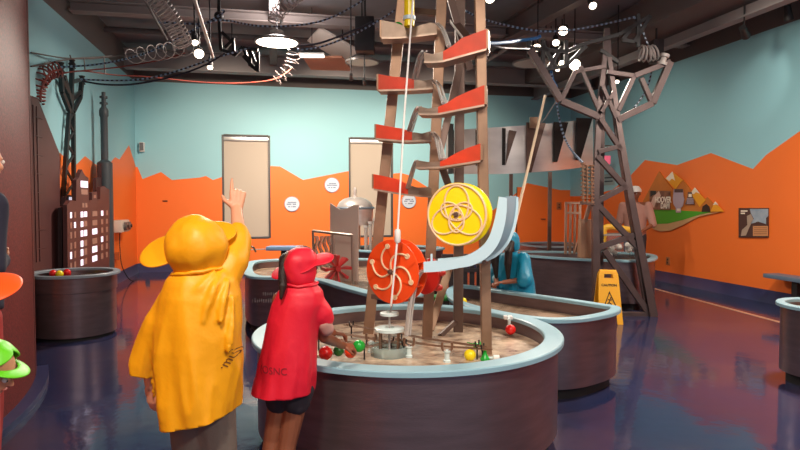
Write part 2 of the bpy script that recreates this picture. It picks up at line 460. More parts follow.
# round lamps
def lamp_light(name, typ, loc, energy, color, parent=None, **k):
    l = bpy.data.lights.new(name, typ); l.energy = energy; l.color = color
    for a, b in k.items(): setattr(l, a, b)
    o = bpy.data.objects.new(name, l); COL.objects.link(o)
    if parent is not None: o.parent = parent; o.location = Vector(loc)-world_org(parent)
    else: o.location = loc
    return o
WARM = (1, .86, .72)
def highbay(c, r, power, label, glow=True, tilt=None):
    c = Vector(c); t = thing('high_bay_lamp', c, label, 'lamp', 'round high-bay lamps')
    mb = MB(); mb.lathe(c, [(0, .17), (.09, .17), (.1, .1), (r*.8, .05), (r, .03), (r, 0), (r-.02, 0), (r-.02, .02), (0, .02)], 32); mb.build('housing', mat('lamp_housing', '#8d8783', .4, .3), t)
    mb = MB(); mb.lathe(c, [(0, .002), (r-.025, .002), (r-.025, .012), (0, .012)], 32); mb.build('diffuser', lampw if glow else mat('lamp_off', '#b9aea3', .3), t)
    mb = MB(); mb.cyl(c+UP*.17, Vector((c.x, c.y, ZC)), .012); mb.build('stem', black, t)
    if power:
        lamp_light('lamp_light', 'AREA', c-UP*.01, power, WARM, t, shape='DISK', size=2*r-.06)
        lamp_light('ceiling_fill_light', 'POINT', c+UP*.3, power*.22, (1, .9, .85), t, shadow_soft_size=.1)   # point light added above the housing to brighten the ceiling
    return t
HB = [highbay(P(277, 43, 8.6), .31, 220, 'bright round high-bay lamp glowing below the dark ceiling'),
      highbay(P(362, 63, 9.4), .26, 0, 'unlit round high-bay lamp above the left leg of the water tower', glow=False),
      highbay(P(533, 64, 10.4), .35, 0, 'unlit round high-bay lamp half hidden behind the pylon arm', glow=False)]
# unseen lamps added around the camera; the nearest set for frontal light
for (x, y, pw) in ((-.35, .5, 150), (4.8, 4.4, 190), (2.4, -1.2, 170)):
    highbay((x, y, 3.85), .27, pw, 'unseen round high-bay lamp added overhead')
def spot(px, py, d, aim, power, label, glow=True, size=.055, ang=60, stemtop=None):
    size *= .8
    c = P(px, py, d); aim = Vector(aim); v = (aim-c).normalized()
    t = thing('track_spotlight', c, label, 'spotlight', 'ceiling spotlights')
    mb = MB(); mb.lathe(c, [(0, -.2), (size*.7, -.2), (size*.8, -.1), (size, 0), (size*.9, 0), (size*.85, -.03), (0, -.03)], 20, axis=v); mb.build('lamp_can', black, t)
    mb = MB(); mb.lathe(c, [(0, -.008), (size*.86, -.012), (size*.86, -.022), (0, -.022)], 20, axis=v); mb.build('lens', lampspot if glow else mat('lens_dark', '#3a3330', .2), t)
    top = stemtop if stemtop else ZC
    k = c-v*.12
    mb = MB(); mb.cyl(k, Vector((k.x, k.y, top)), .01); mb.build('stem', black, t)
    if power:
        l = lamp_light('spot_light', 'SPOT', c+v*.03, power, (1, .88, .76), t, spot_size=math.radians(ang), spot_blend=.6, shadow_soft_size=.06)
        l.rotation_euler = v.to_track_quat('-Z', 'Y').to_euler()
    return t
T0 = W(.15, 3.9, .8)
spot(199, 54, 7.4, W(-1.2, 3.2, 1.2), 260, 'brightest spotlight at the end of the white coil on the left', size=.08)
spot(195, 43, 7.0, W(-1.6, 5.0, 1.0), 0, 'lit spotlight just above the brightest one on the left')
spot(210, 68, 8.2, W(-2.2, 6.5, 1.0), 0, 'small lit spotlight below the end of the white pipe')
spot(563, 31, 8.6, T0+Vector((.2, 0, .4)), 420, 'large lit spotlight hanging above the pylon arm', size=.09)
spot(556, 43, 8.8, W(1.5, 5.0, .7), 150, 'lit spotlight just left below the large one over the pylon arm', size=.07)
spot(537, 48, 8.8, W(.6, 4.2, 1.5), 200, 'lit spotlight left of the others, over the tip of the pylon arm', size=.075)
spot(575, 65, 9.6, W(1.4, 3.0, .5), 120, 'wide lit spotlight lowest right among those behind the pylon arm', size=.12)
spot(562, 63.5, 10.2, W(1.0, 3.0, .5), 0, 'lit spotlight left of the wide one behind the pylon arm', size=.07)
spot(551, 67, 10.6, W(1.0, 3.0, .5), 0, 'small lit spotlight second from the left in the low row behind the pylon arm', size=.05)
spot(557.5, 69.5, 10.6, W(1.0, 3.0, .5), 0, 'small lit spotlight lowest in the row behind the pylon arm', size=.05)
spot(593, 6, 7.0, W(1.9, 3.2, .8), 160, 'lit tilted spotlight at the top edge above the pylon', size=.06)
spot(490, -1, 6.5, W(.6, 3.0, .8), 0, 'lit spotlight cut by the top edge right of the tower', size=.07)
spot(617, 82, 9.5, W(2.0, 6.5, .5), 60, 'small lit spotlight under the long beam right of the pylon', size=.045)
spot(746, 36, 8.2, PX(765, 82, XR), 14, 'dark round spotlight facing the right wall below the beam', glow=False, size=.075, ang=50)
spot(789, 20, 8.2, PX(800, 100, XR), 0, 'dark round spotlight nearest the top right corner', glow=False, size=.075)
spot(351, 79, 9.2, PY(350, 150, YB), 0, 'left of two small spotlights under the unlit round lamp', size=.04)
spot(365, 84, 9.2, PY(380, 150, YB), 0, 'right of two small spotlights under the unlit round lamp', size=.04)
c = W(1.1, 1.0, 3.9); v = (P(440, 180, 3.6)-c).normalized()  # unseen spot added to light the tower wheels from the front
t = thing('track_spotlight', c, 'added unseen black spotlight overhead near the camera, brightening the wheels', 'spotlight', 'ceiling spotlights')
mb = MB(); mb.lathe(c, [(0, -.2), (.05, -.2), (.06, 0), (.05, 0), (.05, -.03), (0, -.03)], 20, axis=v); mb.build('lamp_can', black, t)
mb = MB(); k = c-v*.12; mb.cyl(k, Vector((k.x, k.y, ZC)), .01); mb.build('stem', black, t)
l = lamp_light('spot_light', 'SPOT', c+v*.03, 210, (1, .9, .8), t, spot_size=math.radians(42), spot_blend=.9, shadow_soft_size=.1)
l.rotation_euler = v.to_track_quat('-Z', 'Y').to_euler()
# wall washers added to brighten the back wall
for (x, z, tx, tz, pw) in ((-.6, 3.95, -.9, 1.7, 470), (1.2, 3.95, 1.5, 1.7, 640), (3.6, 3.95, 3.6, 1.7, 420)):
    c = Vector((x, 10.2, z))
    a = (c-W(0, 0, HC)); d_ = a.dot(FW); xc_ = a.dot(RT)
    # pixel-free placement: aim from the ceiling grid toward the back wall
    v = (Vector((tx, YB, tz))-c).normalized()
    t = thing('added_wall_washer', c, 'added dark wall washer aimed at the back wall, %s' % ('left of the first window' if x < 0 else 'between the two windows' if x < 2 else 'right of the tower'), 'spotlight', 'added wall washers over the back wall')
    mb = MB(); mb.lathe(c, [(0, -.2), (.05, -.2), (.06, 0), (.05, 0), (.05, -.03), (0, -.03)], 20, axis=v); mb.build('lamp_can', black, t)
    mb = MB(); k = c-v*.12; mb.cyl(k, Vector((k.x, k.y, ZC)), .01); mb.build('stem', black, t)
    l = lamp_light('spot_light', 'SPOT', c+v*.03, pw, (1, .84, .66), t, spot_size=math.radians(95), spot_blend=.9, shadow_soft_size=.08)
    l.rotation_euler = v.to_track_quat('-Z', 'Y').to_euler()
for yy, lab in ((9.6, 'added wall washer brightening the mountain board'), (6.2, 'added wall washer brightening the right wall before the poster')):  # washers added to lift the brightness of the right wall
    c = Vector((4.7, yy, 3.9)); v = (Vector((XR, yy+.4, 2.0))-c).normalized()
    t = thing('added_wall_washer', c, lab, 'spotlight', 'added wall washers over the right wall')
    mb = MB(); mb.lathe(c, [(0, -.2), (.05, -.2), (.06, 0), (.05, 0), (.05, -.03), (0, -.03)], 20, axis=v); mb.build('lamp_can', black, t)
    mb = MB(); k = c-v*.12; mb.cyl(k, Vector((k.x, k.y, ZC)), .01); mb.build('stem', black, t)
    l = lamp_light('spot_light', 'SPOT', c+v*.03, 125, (1, .92, .76), t, spot_size=math.radians(110), spot_blend=1, shadow_soft_size=.08)
    l.rotation_euler = v.to_track_quat('-Z', 'Y').to_euler()
# ------------------------------------------------------------ things on the walls
for px, py, lab, rows in ((292, 204, 'round pale sign on the orange wall nearest the left window', ((0, .03), (-.04, .07))), (332, 185, 'round pale sign on the orange wall beside the right window', ((.03, .0), (-.03, .07))), (409, 201, 'round pale sign on the back wall behind the white pole', ((.02, .03), (-.04, .06)))):
    c = PY(px, py, YB-.02); t = thing('round_sign', c, lab, 'sign', 'round signs on the back wall')
    mb = MB(); mb.lathe(c, [(0, -.02), (.17, -.02), (.17, 0), (.165, .008), (0, .008)], 40, axis=(0, -1, 0)); mb.build('disc', mat('sign_pale_blue', '#cfd9e6', .4), t)
    mb = MB(); mb.tube([c+Vector((math.cos(k*PI/20)*.163, -.008, math.sin(k*PI/20)*.163)) for k in range(40)], .006, 6, closed=True); mb.build('rim', mat('sign_rim_blue', '#7f93b0', .4), t)
    mb = MB()
    for (dz, w) in ((.035, .085), (-.005, .105), (-.06, .075)):
        for k in range(9):
            if random.random() < .8:
                x = -w+2*w*k/8; mb.box(c+Vector((x, -.009, dz)), Vector((w/11, 0, 0)), Vector((0, .002, 0)), Vector((0, 0, .012)))
    mb.build('lettering', mat('sign_ink', '#4a587e', .5), t)
# small wall speaker, slot, switch plate, outlet
c = PY(142, 147, YB-.05); t = thing('wall_speaker', c, 'small white speaker high on the back wall in the left corner', 'speaker')
mb = MB(); mb.box(c, Vector((.05, 0, 0)), Vector((0, .05, 0)), Vector((0, 0, .1))); mb.build('cabinet', white, t, bevel=.012)
mb = MB(); mb.box(c+Vector((0, -.052, .005)), Vector((.04, 0, 0)), Vector((0, .003, 0)), Vector((0, 0, .085))); mb.build('grille', mat('grille_grey', '#6a6a6c', .7), t)
c = PY(165, 201, YB-.01); mb = MB(); mb.box(c, Vector((.05, 0, 0)), Vector((0, .01, 0)), Vector((0, 0, .012)))
tag(mb.build('wall_plate', inkm, bevel=.003), 'small dark slot plate on the orange back wall', 'plate')
def outlet(c, ax, nrm, label, nm='wall_outlet', w=.05, h=.075):
    t = thing(nm, c, label, 'outlet'); mb = MB(); mb.box(c, ax*w, nrm*.008, UP*h); mb.build('cover_plate', mat('plate_brown', '#a8683f', .5), t, bevel=.003)
    mb = MB()
    for dz in (-.03, .03): mb.box(c+nrm*.009+UP*dz, ax*.018, nrm*.002, UP*.018)
    mb.build('socket', inkm, t)
outlet(PY(559, 206, YB-.008), Vector((1, 0, 0)), Vector((0, -1, 0)), 'small box plate on the back wall right of the orange door', 'wall_switch', .06, .09)
outlet(PX(668, 261, XR-.008), Vector((0, 1, 0)), Vector((-1, 0, 0)), 'brown electrical outlet low on the right wall under the mountain board')
# exit sign and a small notice behind the pylon
c = PX(604, 160, XR-.35); t = thing('exit_sign', c, 'pink glowing exit sign behind the pylon legs', 'sign')
mb = MB(); mb.box(c, RT*.13, FW*.03, UP*.09); mb.build('sign_box', mat('exit_pink', '#e5627a', .4, emit=.6), t, bevel=.008)
mb = MB(); mb.cyl(c+UP*.09, Vector((c.x, c.y, c.z+.3)), .012); mb.cyl(Vector((c.x, c.y, c.z+.3)), Vector((XR, c.y, c.z+.3)), .012); mb.build('bracket', steeld, t)
c = PX(609, 179.5, XR-.01); t = thing('wall_notice', c, 'small pale blue notice board on the wall behind the pylon', 'sign')
mb = MB(); mb.box(c, Vector((0, .22, 0)), Vector((.01, 0, 0)), Vector((0, 0, .12))); mb.build('board', mat('notice_blue', '#8fa6a6', .5), t)
mb = MB()
for k in range(2): mb.box(c+Vector((-.011, 0, .04-.08*k)), Vector((0, .16, 0)), Vector((.002, 0, 0)), Vector((0, 0, .015)))
mb.build('lettering', mat('notice_ink', '#33424a', .6), t)
# mountain mural board on the right wall
def RX(px, py, off): return PX(px, py, XR-off)
root = thing('mountain_board', RX(672, 225, .03), 'mountain shaped board with green meadow and information panels on the right wall', 'board')
def plate(name, pts, o0, o1, m, parent, n=0):
    p = [RX(x, y, o0) for x, y in pts]
    if n: p = spline(p, n, True)
    mb = MB(); mb.prism(p, Vector((-(o1-o0), 0, 0))); return mb.build(name, m, parent, smooth=False)
mtn = mat('mountain_tan', '#c47228', .55, var=.1, vscale=5); mtg = mat('mountain_gold', '#eaa01f', .55); snow = mat('snow_white', '#efe3cf', .6)
plate('mountain', [(639.5, 210), (660, 171.5), (674, 190), (684, 180), (702, 203), (708, 197.5), (723, 212), (700, 212.5), (680, 214)], .0, .025, mtn, root)
for pts, sn in (([(672.5, 172), (683, 180), (679, 185), (675.5, 189.5), (666, 178.5)], [(666, 178.5), (672.5, 171.5), (675, 180.5), (672, 178.5), (669.5, 181)]),
                ([(694.5, 188), (706, 200), (700, 207), (691, 193)], [(691, 193), (695, 187.5), (700, 193.5), (696, 192), (694, 194)]),
                ([(715, 202), (724, 211.5), (711, 211.5)], [(713, 205), (715.5, 201.5), (718.5, 205), (716, 204.5)])):
    mo = plate('gold_peak', pts, .025, .034, mtg, root); plate('snow_cap', sn, .034, .04, snow, mo)
me_ = [(640, 207), (655, 208), (680, 210.5), (700, 211.5), (712, 212), (700, 214.5), (683, 220), (668, 223.5), (652, 224), (645, 216)]
plate('meadow', me_, .025, .034, mat('meadow_green', '#43a01e', .5), root)
plate('road', [(650, 224), (668, 223), (683, 219.5), (700, 214), (722, 212), (700, 216.5), (684, 225), (672, 230.5), (662, 231.5), (655, 229.5)], .0, .028, mat('road_tan', '#c9a071', .6), root)
plate('tunnel', [(702, 212), (703, 206.5), (706.5, 204), (709.5, 206.5), (710.5, 212)], .026, .036, mat('tunnel_dark', '#3c2317', .8), root)
pn = plate('info_panel', [(650, 190.5), (670.5, 191), (670.5, 210), (650, 209.5)], .036, .05, mat('photo_brown', '#5a3020', .5, hex2='#9c6a50', vscale=9), root)
plate('info_picture', [(650.5, 190.8), (656, 191), (656, 194.5), (653, 195), (650.5, 197)], .05, .052, black, pn)
plate('info_picture', [(650.5, 204), (653, 197), (659, 191), (661, 196), (656, 202), (654, 208)], .05, .052, mat('photo_pale', '#d9b3a0', .6), pn)
yv = Vector((0, -1, 0))
for s, x, y, sz in (('HOOVER', 662.8, 200, .15), ('DAM', 665, 206, .15)):
    text_at('lettering', s, sz, RX(x, y, .053), yv, UP, mat('letter_white', '#f3e9d8', .5), pn, sx=.78, bold=.035)
p2 = plate('info_panel', [(674.5, 189), (683, 189), (683.5, 196), (684.5, 199), (683, 206), (681, 208), (681, 212.5), (676.5, 212.5), (676.5, 208), (674, 204), (673.5, 199)], .036, .05, mat('panel_lilac', '#b8a7b4', .5), root)
plate('info_band', [(674.5, 189), (683, 189), (683, 192.5), (674.5, 192.5)], .05, .053, mat('panel_ink', '#5b4440', .6), p2)
plate('info_picture', [(677, 208.5), (680.6, 208.5), (680.6, 211), (677, 211)], .05, .053, snow, p2)
p3 = plate('info_panel', [(688.5, 192), (692, 192), (692.5, 197.5), (695, 204.5), (685.5, 204.5), (688, 197.5)], .036, .05, mat('panel_brown', '#5f4641', .5), root)
plate('info_picture', [(688.8, 194), (691.6, 194), (691.8, 197), (688.6, 197)], .05, .053, snow, p3)
for k in range(3): plate('info_band', [(687, 198.5+k*2), (693.5, 198.5+k*2), (693.8, 199.5+k*2), (686.8, 199.5+k*2)], .05, .053, mat('panel_lilac', '#b8a7b4'), p3)
# poster
root = thing('wall_poster', RX(754, 222, .02), 'square framed photo poster with a tan caption box on the right wall', 'poster')
plate('poster_board', [(740, 208), (769, 208), (769, 237.5), (740, 237.5)], .0, .025, mat('poster_dark', '#4a2f2a', .5), root)
plate('picture_sky', [(750, 209), (768.3, 209), (768.3, 216), (766, 218), (766, 224), (758, 221.5), (754, 223), (750, 224), (754, 219), (751, 213)], .025, .028, mat('poster_blue', '#8497a8', .5, hex2='#a9b4bd', vscale=7), root)
plate('picture_path', [(747, 216), (751, 214), (753.5, 219.5), (749.5, 227), (746, 235.5), (741, 236), (742, 230), (747.5, 225)], .025, .028, mat('poster_tan', '#a99482', .5), root)
cb = plate('caption_box', [(753.2, 226), (768, 226), (768, 236), (753.2, 236)], .025, .03, mat('caption_tan', '#c98d5e', .5), root)
for k in range(4): plate('text_line', [(754, 227.5+k*2), (767, 227.5+k*2), (767, 228.1+k*2), (754, 228.1+k*2)], .03, .032, mat('caption_ink', '#8a5a38', .6), cb)
for y in (210.3, 212.6):
    plate('title_line', [(741, y), (747.5 if y < 211 else 745, y), (747.5 if y < 211 else 745, y+1.4), (741, y+1.4)], .025, .03, snow, root)
# bench on the right
c = PX(787, 274, XR-.55); c.z = .46
root = thing('bench', Vector((c.x, c.y, 0)), 'blue-grey bench with black legs along the right wall', 'bench')
e0 = PZ(767.5, 273.5, .47)
y0 = e0.y; y1 = y0-2.0; xm = min(e0.x+.12, XR-.2)
mb = MB(); mb.box((xm, (y0+y1)/2, .445), Vector((.13, 0, 0)), Vector((0, (y0-y1)/2, 0)), UP*.03); mb.build('seat', bluegrey, root, bevel=.012)
for y in (y0-.45, y1+.45):
    mb = MB(); mb.box((xm, y, .21), Vector((.045, 0, 0)), Vector((0, .045, 0)), UP*.206); mb.box((xm, y, .008), Vector((.1, 0, 0)), Vector((0, .1, 0)), UP*.008); mb.build('leg', black, root, bevel=.004)
# white wall unit with cord, floor blower (left wall)
c = PX(121, 226, XL+.09); root = thing('wall_unit', c, 'white wall box with two grey dials and a hanging black cord on the left wall', 'wall unit')
mb = MB(); mb.box(c, Vector((.085, 0, 0)), Vector((0, .3, 0)), UP*.11); mb.build('casing', offw, root, bevel=.02)
for dy in (-.13, .13):
    mb = MB(); mb.lathe(c+Vector((.085, dy, 0)), [(.075, 0), (.075, .05), (.055, .06), (0, .06)], 20, axis=(1, 0, 0)); k = mb.build('dial', mat('dial_grey', '#77706c', .35, .4), root)
    mb = MB(); mb.cyl(c+Vector((.145, dy, 0)), c+Vector((.165, dy, 0)), .03); mb.build('knob', black, k)
mb = MB(); mb.tube(spline([c+Vector((.0, -.1, -.11)), c+Vector((.0, -.11, -.4)), c+Vector((.03, -.09, -.75)), c+Vector((.12, .12, -1.02)), c+Vector((.2, .5, -1.06)), c+Vector((.35, .9, -1.07))], 8), .009, 6); mb.build('cord', rubber, root)
mb = MB(); mb.box(c+Vector((-.055, -.1, -.55)), Vector((.03, 0, 0)), Vector((0, .05, 0)), UP*.07); mb.build('cord_plug', mat('plug_orange', '#b0572a', .5), root)
c = PZ(157, 271, 0); root = thing('floor_blower', c, 'blue-grey round floor blower by the left wall corner', 'blower')
ax = (RT*.8-FW*.6).normalized()
mb = MB(); mb.lathe(c+UP*.24-RT*.09, [(0, -.13), (.17, -.13), (.22, -.09), (.22, .09), (.17, .13), (.1, .13), (.09, .07), (0, .07)], 28, axis=ax)
mb.box(c+UP*.1+RT*.12, RT*.2, FW*.13, UP*.09); mb.build('casing', mat('blower_blue', '#49525f', .5), root)
mb = MB(); mb.lathe(c+UP*.24-RT*.09+ax*.135, [(0, 0), (.11, 0), (.11, .012), (0, .012)], 20, axis=ax); mb.build('intake_grille', black, root)
mb = MB(); mb.box(c+UP*.02+RT*.03, RT*.28, FW*.14, UP*.018); mb.build('base_skid', black, root)
mb = MB(); mb.tube(spline([c+UP*.45-RT*.18, c+UP*.53-RT*.1, c+UP*.53, c+UP*.44+RT*.06], 6), .016, 8); mb.build('handle', black, root)
mb = MB(); mb.cyl(c+UP*.1+RT*.3, c+UP*.1+RT*.36, .085); mb.build('outlet', mat('outlet_grey', '#6d7786', .5), root)
# ============================================================ TANKS
def offset_loop(pts, d):
    n = len(pts); out = []
    area = sum(pts[i].x*pts[(i+1) % n].y-pts[(i+1) % n].x*pts[i].y for i in range(n))
    s = 1 if area > 0 else -1
    for i in range(n):
        a, b, c = pts[i-1], pts[i], pts[(i+1) % n]
        t = (b-a).normalized()+(c-b).normalized(); t = Vector((t.x, t.y, 0)).normalized()
        nn = Vector((-t.y, t.x, 0))*s
        out.append(b+nn*d)
    return out
def tank(name, outline, zr, rw, label, zwater, mrim=rimm, mwater=waterm, kick=.09, inset=.035, band=False, cat='water table', mbody=tankm, foot=.0):
    n = len(outline)
    fl = lambda L, z: [Vector((p.x, p.y, z)) for p in L]
    cx = sum(p.x for p in outline)/n; cy = sum(p.y for p in outline)/n
    t = thing(name, Vector((cx, cy, 0)), label, cat)
    outer = offset_loop(outline, inset); inn = offset_loop(outline, rw-.02); lip = offset_loop(outline, rw)
    def wallring(mb, loops):
        R = [[mb.b.verts.new(p) for p in L] for L in loops]
        for A, B in zip(R, R[1:]):
            for k in range(n): mb._f([A[k], A[(k+1) % n], B[(k+1) % n], B[k]])
        return R
    mb = MB()
    loops = [fl(offset_loop(outline, inset+.012), kick), fl(offset_loop(outline, inset+.012), zr-.2), fl(outer, zr-.195), fl(outer, zr-.028)] if band else [fl(outer, kick), fl(outer, zr-.028)]
    loops += [fl(inn, zr-.028), fl(inn, zwater-.06)]
    R = wallring(mb, loops); mb._f(R[-1]); mb.build('body', mbody, t, fixn=True)
    mb = MB(); kk = offset_loop(outline, inset+.05); R = wallring(mb, [fl(kk, 0), fl(kk, kick+.01)]); mb._f(R[0]); mb._f(R[-1]); mb.build('kick_base', rubber, t)
    mb = MB()
    o1 = offset_loop(outline, .006); l1 = offset_loop(outline, rw-.006)
    R = wallring(mb, [fl(outline, zr-.006), fl(o1, zr), fl(l1, zr), fl(lip, zr-.006), fl(lip, zr-.03), fl(outline, zr-.03), fl(outline, zr-.006)])
    bmesh.ops.remove_doubles(mb.b, verts=mb.b.verts, dist=1e-5)
    mb.build('rim', mrim, t)
    if mwater:
        ww = offset_loop(outline, rw-.015)
        mb = MB(); mb._f([mb.b.verts.new(p) for p in fl(ww, zwater)])
        mb.build('water', mwater, t)
    return t
def circ(c, r, n=96): return [Vector((c.x+r*math.cos(2*PI*k/n), c.y+r*math.sin(2*PI*k/n), 0)) for k in range(n)]
ZR = .66; ZW = .545
CA = W(.048, 3.935)
tankA = tank('round_water_table', circ(CA, 1.0), ZR, .12, 'large round steel water table with pale blue rim under the tall tower', ZW)
def pxloop(pts, z, n=6): return [Vector((p.x, p.y, 0)) for p in spline([PZ(x, y, z) for x, y in pts], n, True)]
# leaf shaped table right behind the round one
LB = pxloop([(620, 306.5), (619, 310.5), (606, 314.5), (580, 318.5), (545, 319), (500, 313), (455, 301.5), (446, 290), (458, 284.5), (480, 286), (504, 289.5), (560, 297), (604, 303.5)], .63, 8)
LB = [p if (p-CA).length > 1.015 else CA+(p-CA).normalized()*1.015 for p in LB]
tankB = tank('leaf_water_table', LB, .63, .085, 'leaf shaped steel water table with pale blue rim, its tip before the caution sign', .50, mwater=waterg)
tankC = tank('trough_water_table', pxloop([(242, 270), (246, 262.5), (262, 259.5), (300, 258), (350, 258), (410, 259), (434, 265), (432, 282), (412, 299.5), (390, 298.5), (371, 294.5), (340, 286.5), (315, 279.5), (280, 277.5), (250, 276)], ZR), ZR, .13, 'long dark steel water trough behind the child in the red poncho, holding the paddle wheel', ZW, mwater=waterg)
# worn pale lettering on the trough front
_bm = bmesh.new(); _body = [o for o in tankC.children if o.name.startswith('body')][0]; _bm.from_mesh(_body.data); bmesh.ops.translate(_bm, verts=_bm.verts, vec=world_org(_body)); _bv = BVHTree.FromBMesh(_bm); _bm.free()
mb = MB(); rr = random.Random(3)
def trough_pt(px, py):
    q = P(px, py, 1.0)-Vector((0, 0, HC)); h = _bv.ray_cast(Vector((0, 0, HC)), q.normalized()); return h[0]-q.normalized()*.006 if h[0] is not None else None
for (x0, x1, y0, y1) in ((263, 284, 291.5, 295.5), (252, 288, 298, 302.5)):
    x = x0
    while x < x1:
        w = rr.uniform(.9, 2.0); ps = [trough_pt(u, v) for u, v in ((x, y1), (x+w*.6, y1), (x+w*.6, y0+rr.uniform(0, 1.5)), (x, y0+rr.uniform(0, 1.5)))]
        if all(p is not None for p in ps):
            mb = MB(); mb.prism(ps, UP*.0005+FW*.001); mb.build('letter', mat('worn_print', '#a39898', .6), tankC, smooth=False)
        x += w+.7
tankD = tank('square_water_table', pxloop([(526, 255), (560, 257.6), (600, 259.6), (640, 260.2), (655.5, 258.6), (655, 254.5), (630, 252), (570, 251), (522, 250.5), (512, 251.5), (514, 253)], .70), .70, .1, 'dark steel water table behind the pylon holding the clear tub and yellow pipe', .6, mwater=waterg)
tankE = tank('tall_water_table', circ(W(-3.68, 6.75), .475, 64), .715, .075, 'round dark steel tub with grey rim in front of the brown city skyline', .655, mrim=rimg, mwater=mat('dark_water', '#3d2c2a', .15), kick=.04, band=True)
tankF = tank('round_water_table', circ(PZ(827, 304, ZR), .36, 64), ZR, .07, 'round water table with pale blue rim cut by the right edge of the photo', .6, mwater=waterg)
tankG = tank('upper_water_table', pxloop([(517, 243), (545, 241.5), (583, 243), (590, 246), (575, 246.3), (540, 246)], .74, 5), .74, .07, 'low steel table with thin pale rim at the back wall behind the blue poncho child', .68, mwater=None, mrim=rimg)
# ============================================================ TALL TOWER
DL, DM, DK, DR = 4.34, 4.18, 4.40, 3.76
tw = thing('water_tower', Vector((CA.x, CA.y, ZW-.05)), 'tall weathered steel tower with stepped orange flumes standing in the round water table', 'tower')
def leg(px0, py0, d0, px1, py1, d1, w, t_, m=steel, ext=.75):
    a = P(px0, py0, d0); b = P(px1, py1, d1)
    k = (ZW-.05-a.z)/(b.z-a.z); a2 = a+(b-a)*k
    b2 = b+(b-a).normalized()*ext
    mb = MB(); mb.beam(a2, b2, w, t_, up=FW); mb.build('leg', m, tw, smooth=False, bevel=.004)
    return a2, b2
L1 = leg(368.5, 332, DL, 402.5, 0, DL, .075, .075)
L2 = leg(427, 337, DM, 441.5, 0, DM, .07, .07)
L3 = leg(458, 331, DK, 460, 0, DK, .068, .068, steeld)
L4 = leg(486.5, 352, DR, 479.5, 0, DR, .06, .075)
def brace(x0, y0, d0, x1, y1, d1, w=.05, m=steeld):
    mb = MB(); mb.beam(P(x0, y0, d0), P(x1, y1, d1), w, .04); mb.build('brace', m, tw, smooth=False, bevel=.003)
brace(430, 330, 4.2, 449, 268, 4.38, .055, steel)
brace(431, 190, 4.2, 462, 57, 4.4)
brace(432, 140, 4.2, 452, 195, 4.38)
brace(447, -15, 4.25, 470, 70, 4.36)
brace(453, 20, 4.38, 484, 60, 3.85)
brace(443, 225, 4.2, 486, 215, 3.8)
brace(372, 296, 4.32, 427, 300, 4.2, .035)
brace(455, 262, 4.36, 487, 262, 3.82, .04)
brace(427, 262, 4.2, 458, 262, 4.36, .04)
brace(430, 205, 4.2, 458, 203, 4.36, .04)
brace(402, 10, 4.34, 441, 14, 4.2, .04)
brace(455, 322, 4.38, 440, 336, 4.25, .03)
# flumes: outline of the front side plate, closed end first
greyf = mat('flume_grey', '#b09a88', .4, .5, var=.2, vscale=12)
def flume(top, bot, d0, d1, split, wid=.13, grey=False):
    x0, x1 = top[0][0], top[-1][0]
    dd = lambda x: d0+(d1-d0)*(x-x0)/(x1-x0)
    A = [P(x, y, dd(x)) for x, y in top]
    def yb(x):
        for (a, ya), (b, yb_) in zip(bot, bot[1:]):
            if min(a, b)-.01 <= x <= max(a, b)+.01: return ya+(yb_-ya)*(x-a)/(b-a)
        return bot[0][1] if abs(x-bot[0][0]) < abs(x-bot[-1][0]) else bot[-1][1]
    B = [P(x, yb(x), dd(x)) for x, y in top]
    along = (B[-1]-B[0]); along.z = 0; along.normalize()
    n = Vector((-along.y, along.x, 0)); n = n if n.dot(FW) > 0 else -n
    root = bpy.data.objects.new('flume', None); COL.objects.link(root); root.parent = tw; root.location = B[0]-world_org(tw)
    th = n*.012
    k = split
    m1 = greyf if grey else redor
    for off in (Vector((0, 0, 0)), n*wid):
        mb = MB(); mb.ribbon(A[:k+1], B[:k+1], th); mb.ribbon([A[0]], [B[0]], th) if False else None
        mb.build('side_plate', m1, root, smooth=False)
        if k < len(A)-1:
            mb = MB(); mb.ribbon(A[k:], B[k:], th); mb.build('spout_side', greyf, root, smooth=False)
    mb = MB(); mb.ribbon(B, [b+n*(wid+.012) for b in B], Vector((0, 0, -.012))); mb.build('channel_floor', greyf, root, smooth=False)
    mb = MB(); mb.prism([A[0], B[0], B[0]+n*(wid+.012), A[0]+n*(wid+.012)], -along*.012); mb.build('end_plate', steel, root, smooth=False)
    return root
flume([(486.5, 29), (474, 33.5), (462, 38), (452, 46), (443, 51.5), (432, 54), (424, 52)], [(487, 48), (440, 61), (424, 61)], 3.66, 3.74, 4)
flume([(484.5, 85), (468, 91.5), (456, 97), (446, 103.5), (438, 107), (428, 108.5), (418.5, 106)], [(485, 104), (436, 113.5), (418.5, 113)], 3.66, 3.74, 4)
flume([(480.5, 143.5), (466, 148.5), (456, 153), (446, 159), (440, 161.5), (428, 162), (416, 160)], [(481, 160), (440, 166.5), (416, 167)], 3.66, 3.74, 4)
flume([(381.5, 20), (396, 23), (412, 28.5), (420, 25), (430, 22.5), (437, 24)], [(381.5, 37), (405, 36.5), (437, 32.5)], 4.1, 4.08, 5, grey=True)
flume([(378.3, 74), (392, 76.5), (405, 77.5), (414, 79.5), (423, 80.5), (433, 79.5)], [(378.3, 89.5), (405, 89), (433, 87.5)], 4.14, 4.1, 3)
flume([(376, 124), (392, 127), (402, 128.5), (412, 132), (422, 133.5), (431, 131)], [(376, 138), (405, 140.5), (431, 139.5)], 4.14, 4.1, 3)
flume([(373.5, 174), (388, 177), (399, 179.5), (408, 184.5), (417, 187.5), (431, 187)], [(373.5, 188.5), (405, 194), (431, 196)], 4.14, 4.1, 3)
wat = mat('water_stream', '#e9e6e2', .12, trans=.55, spec=.7)
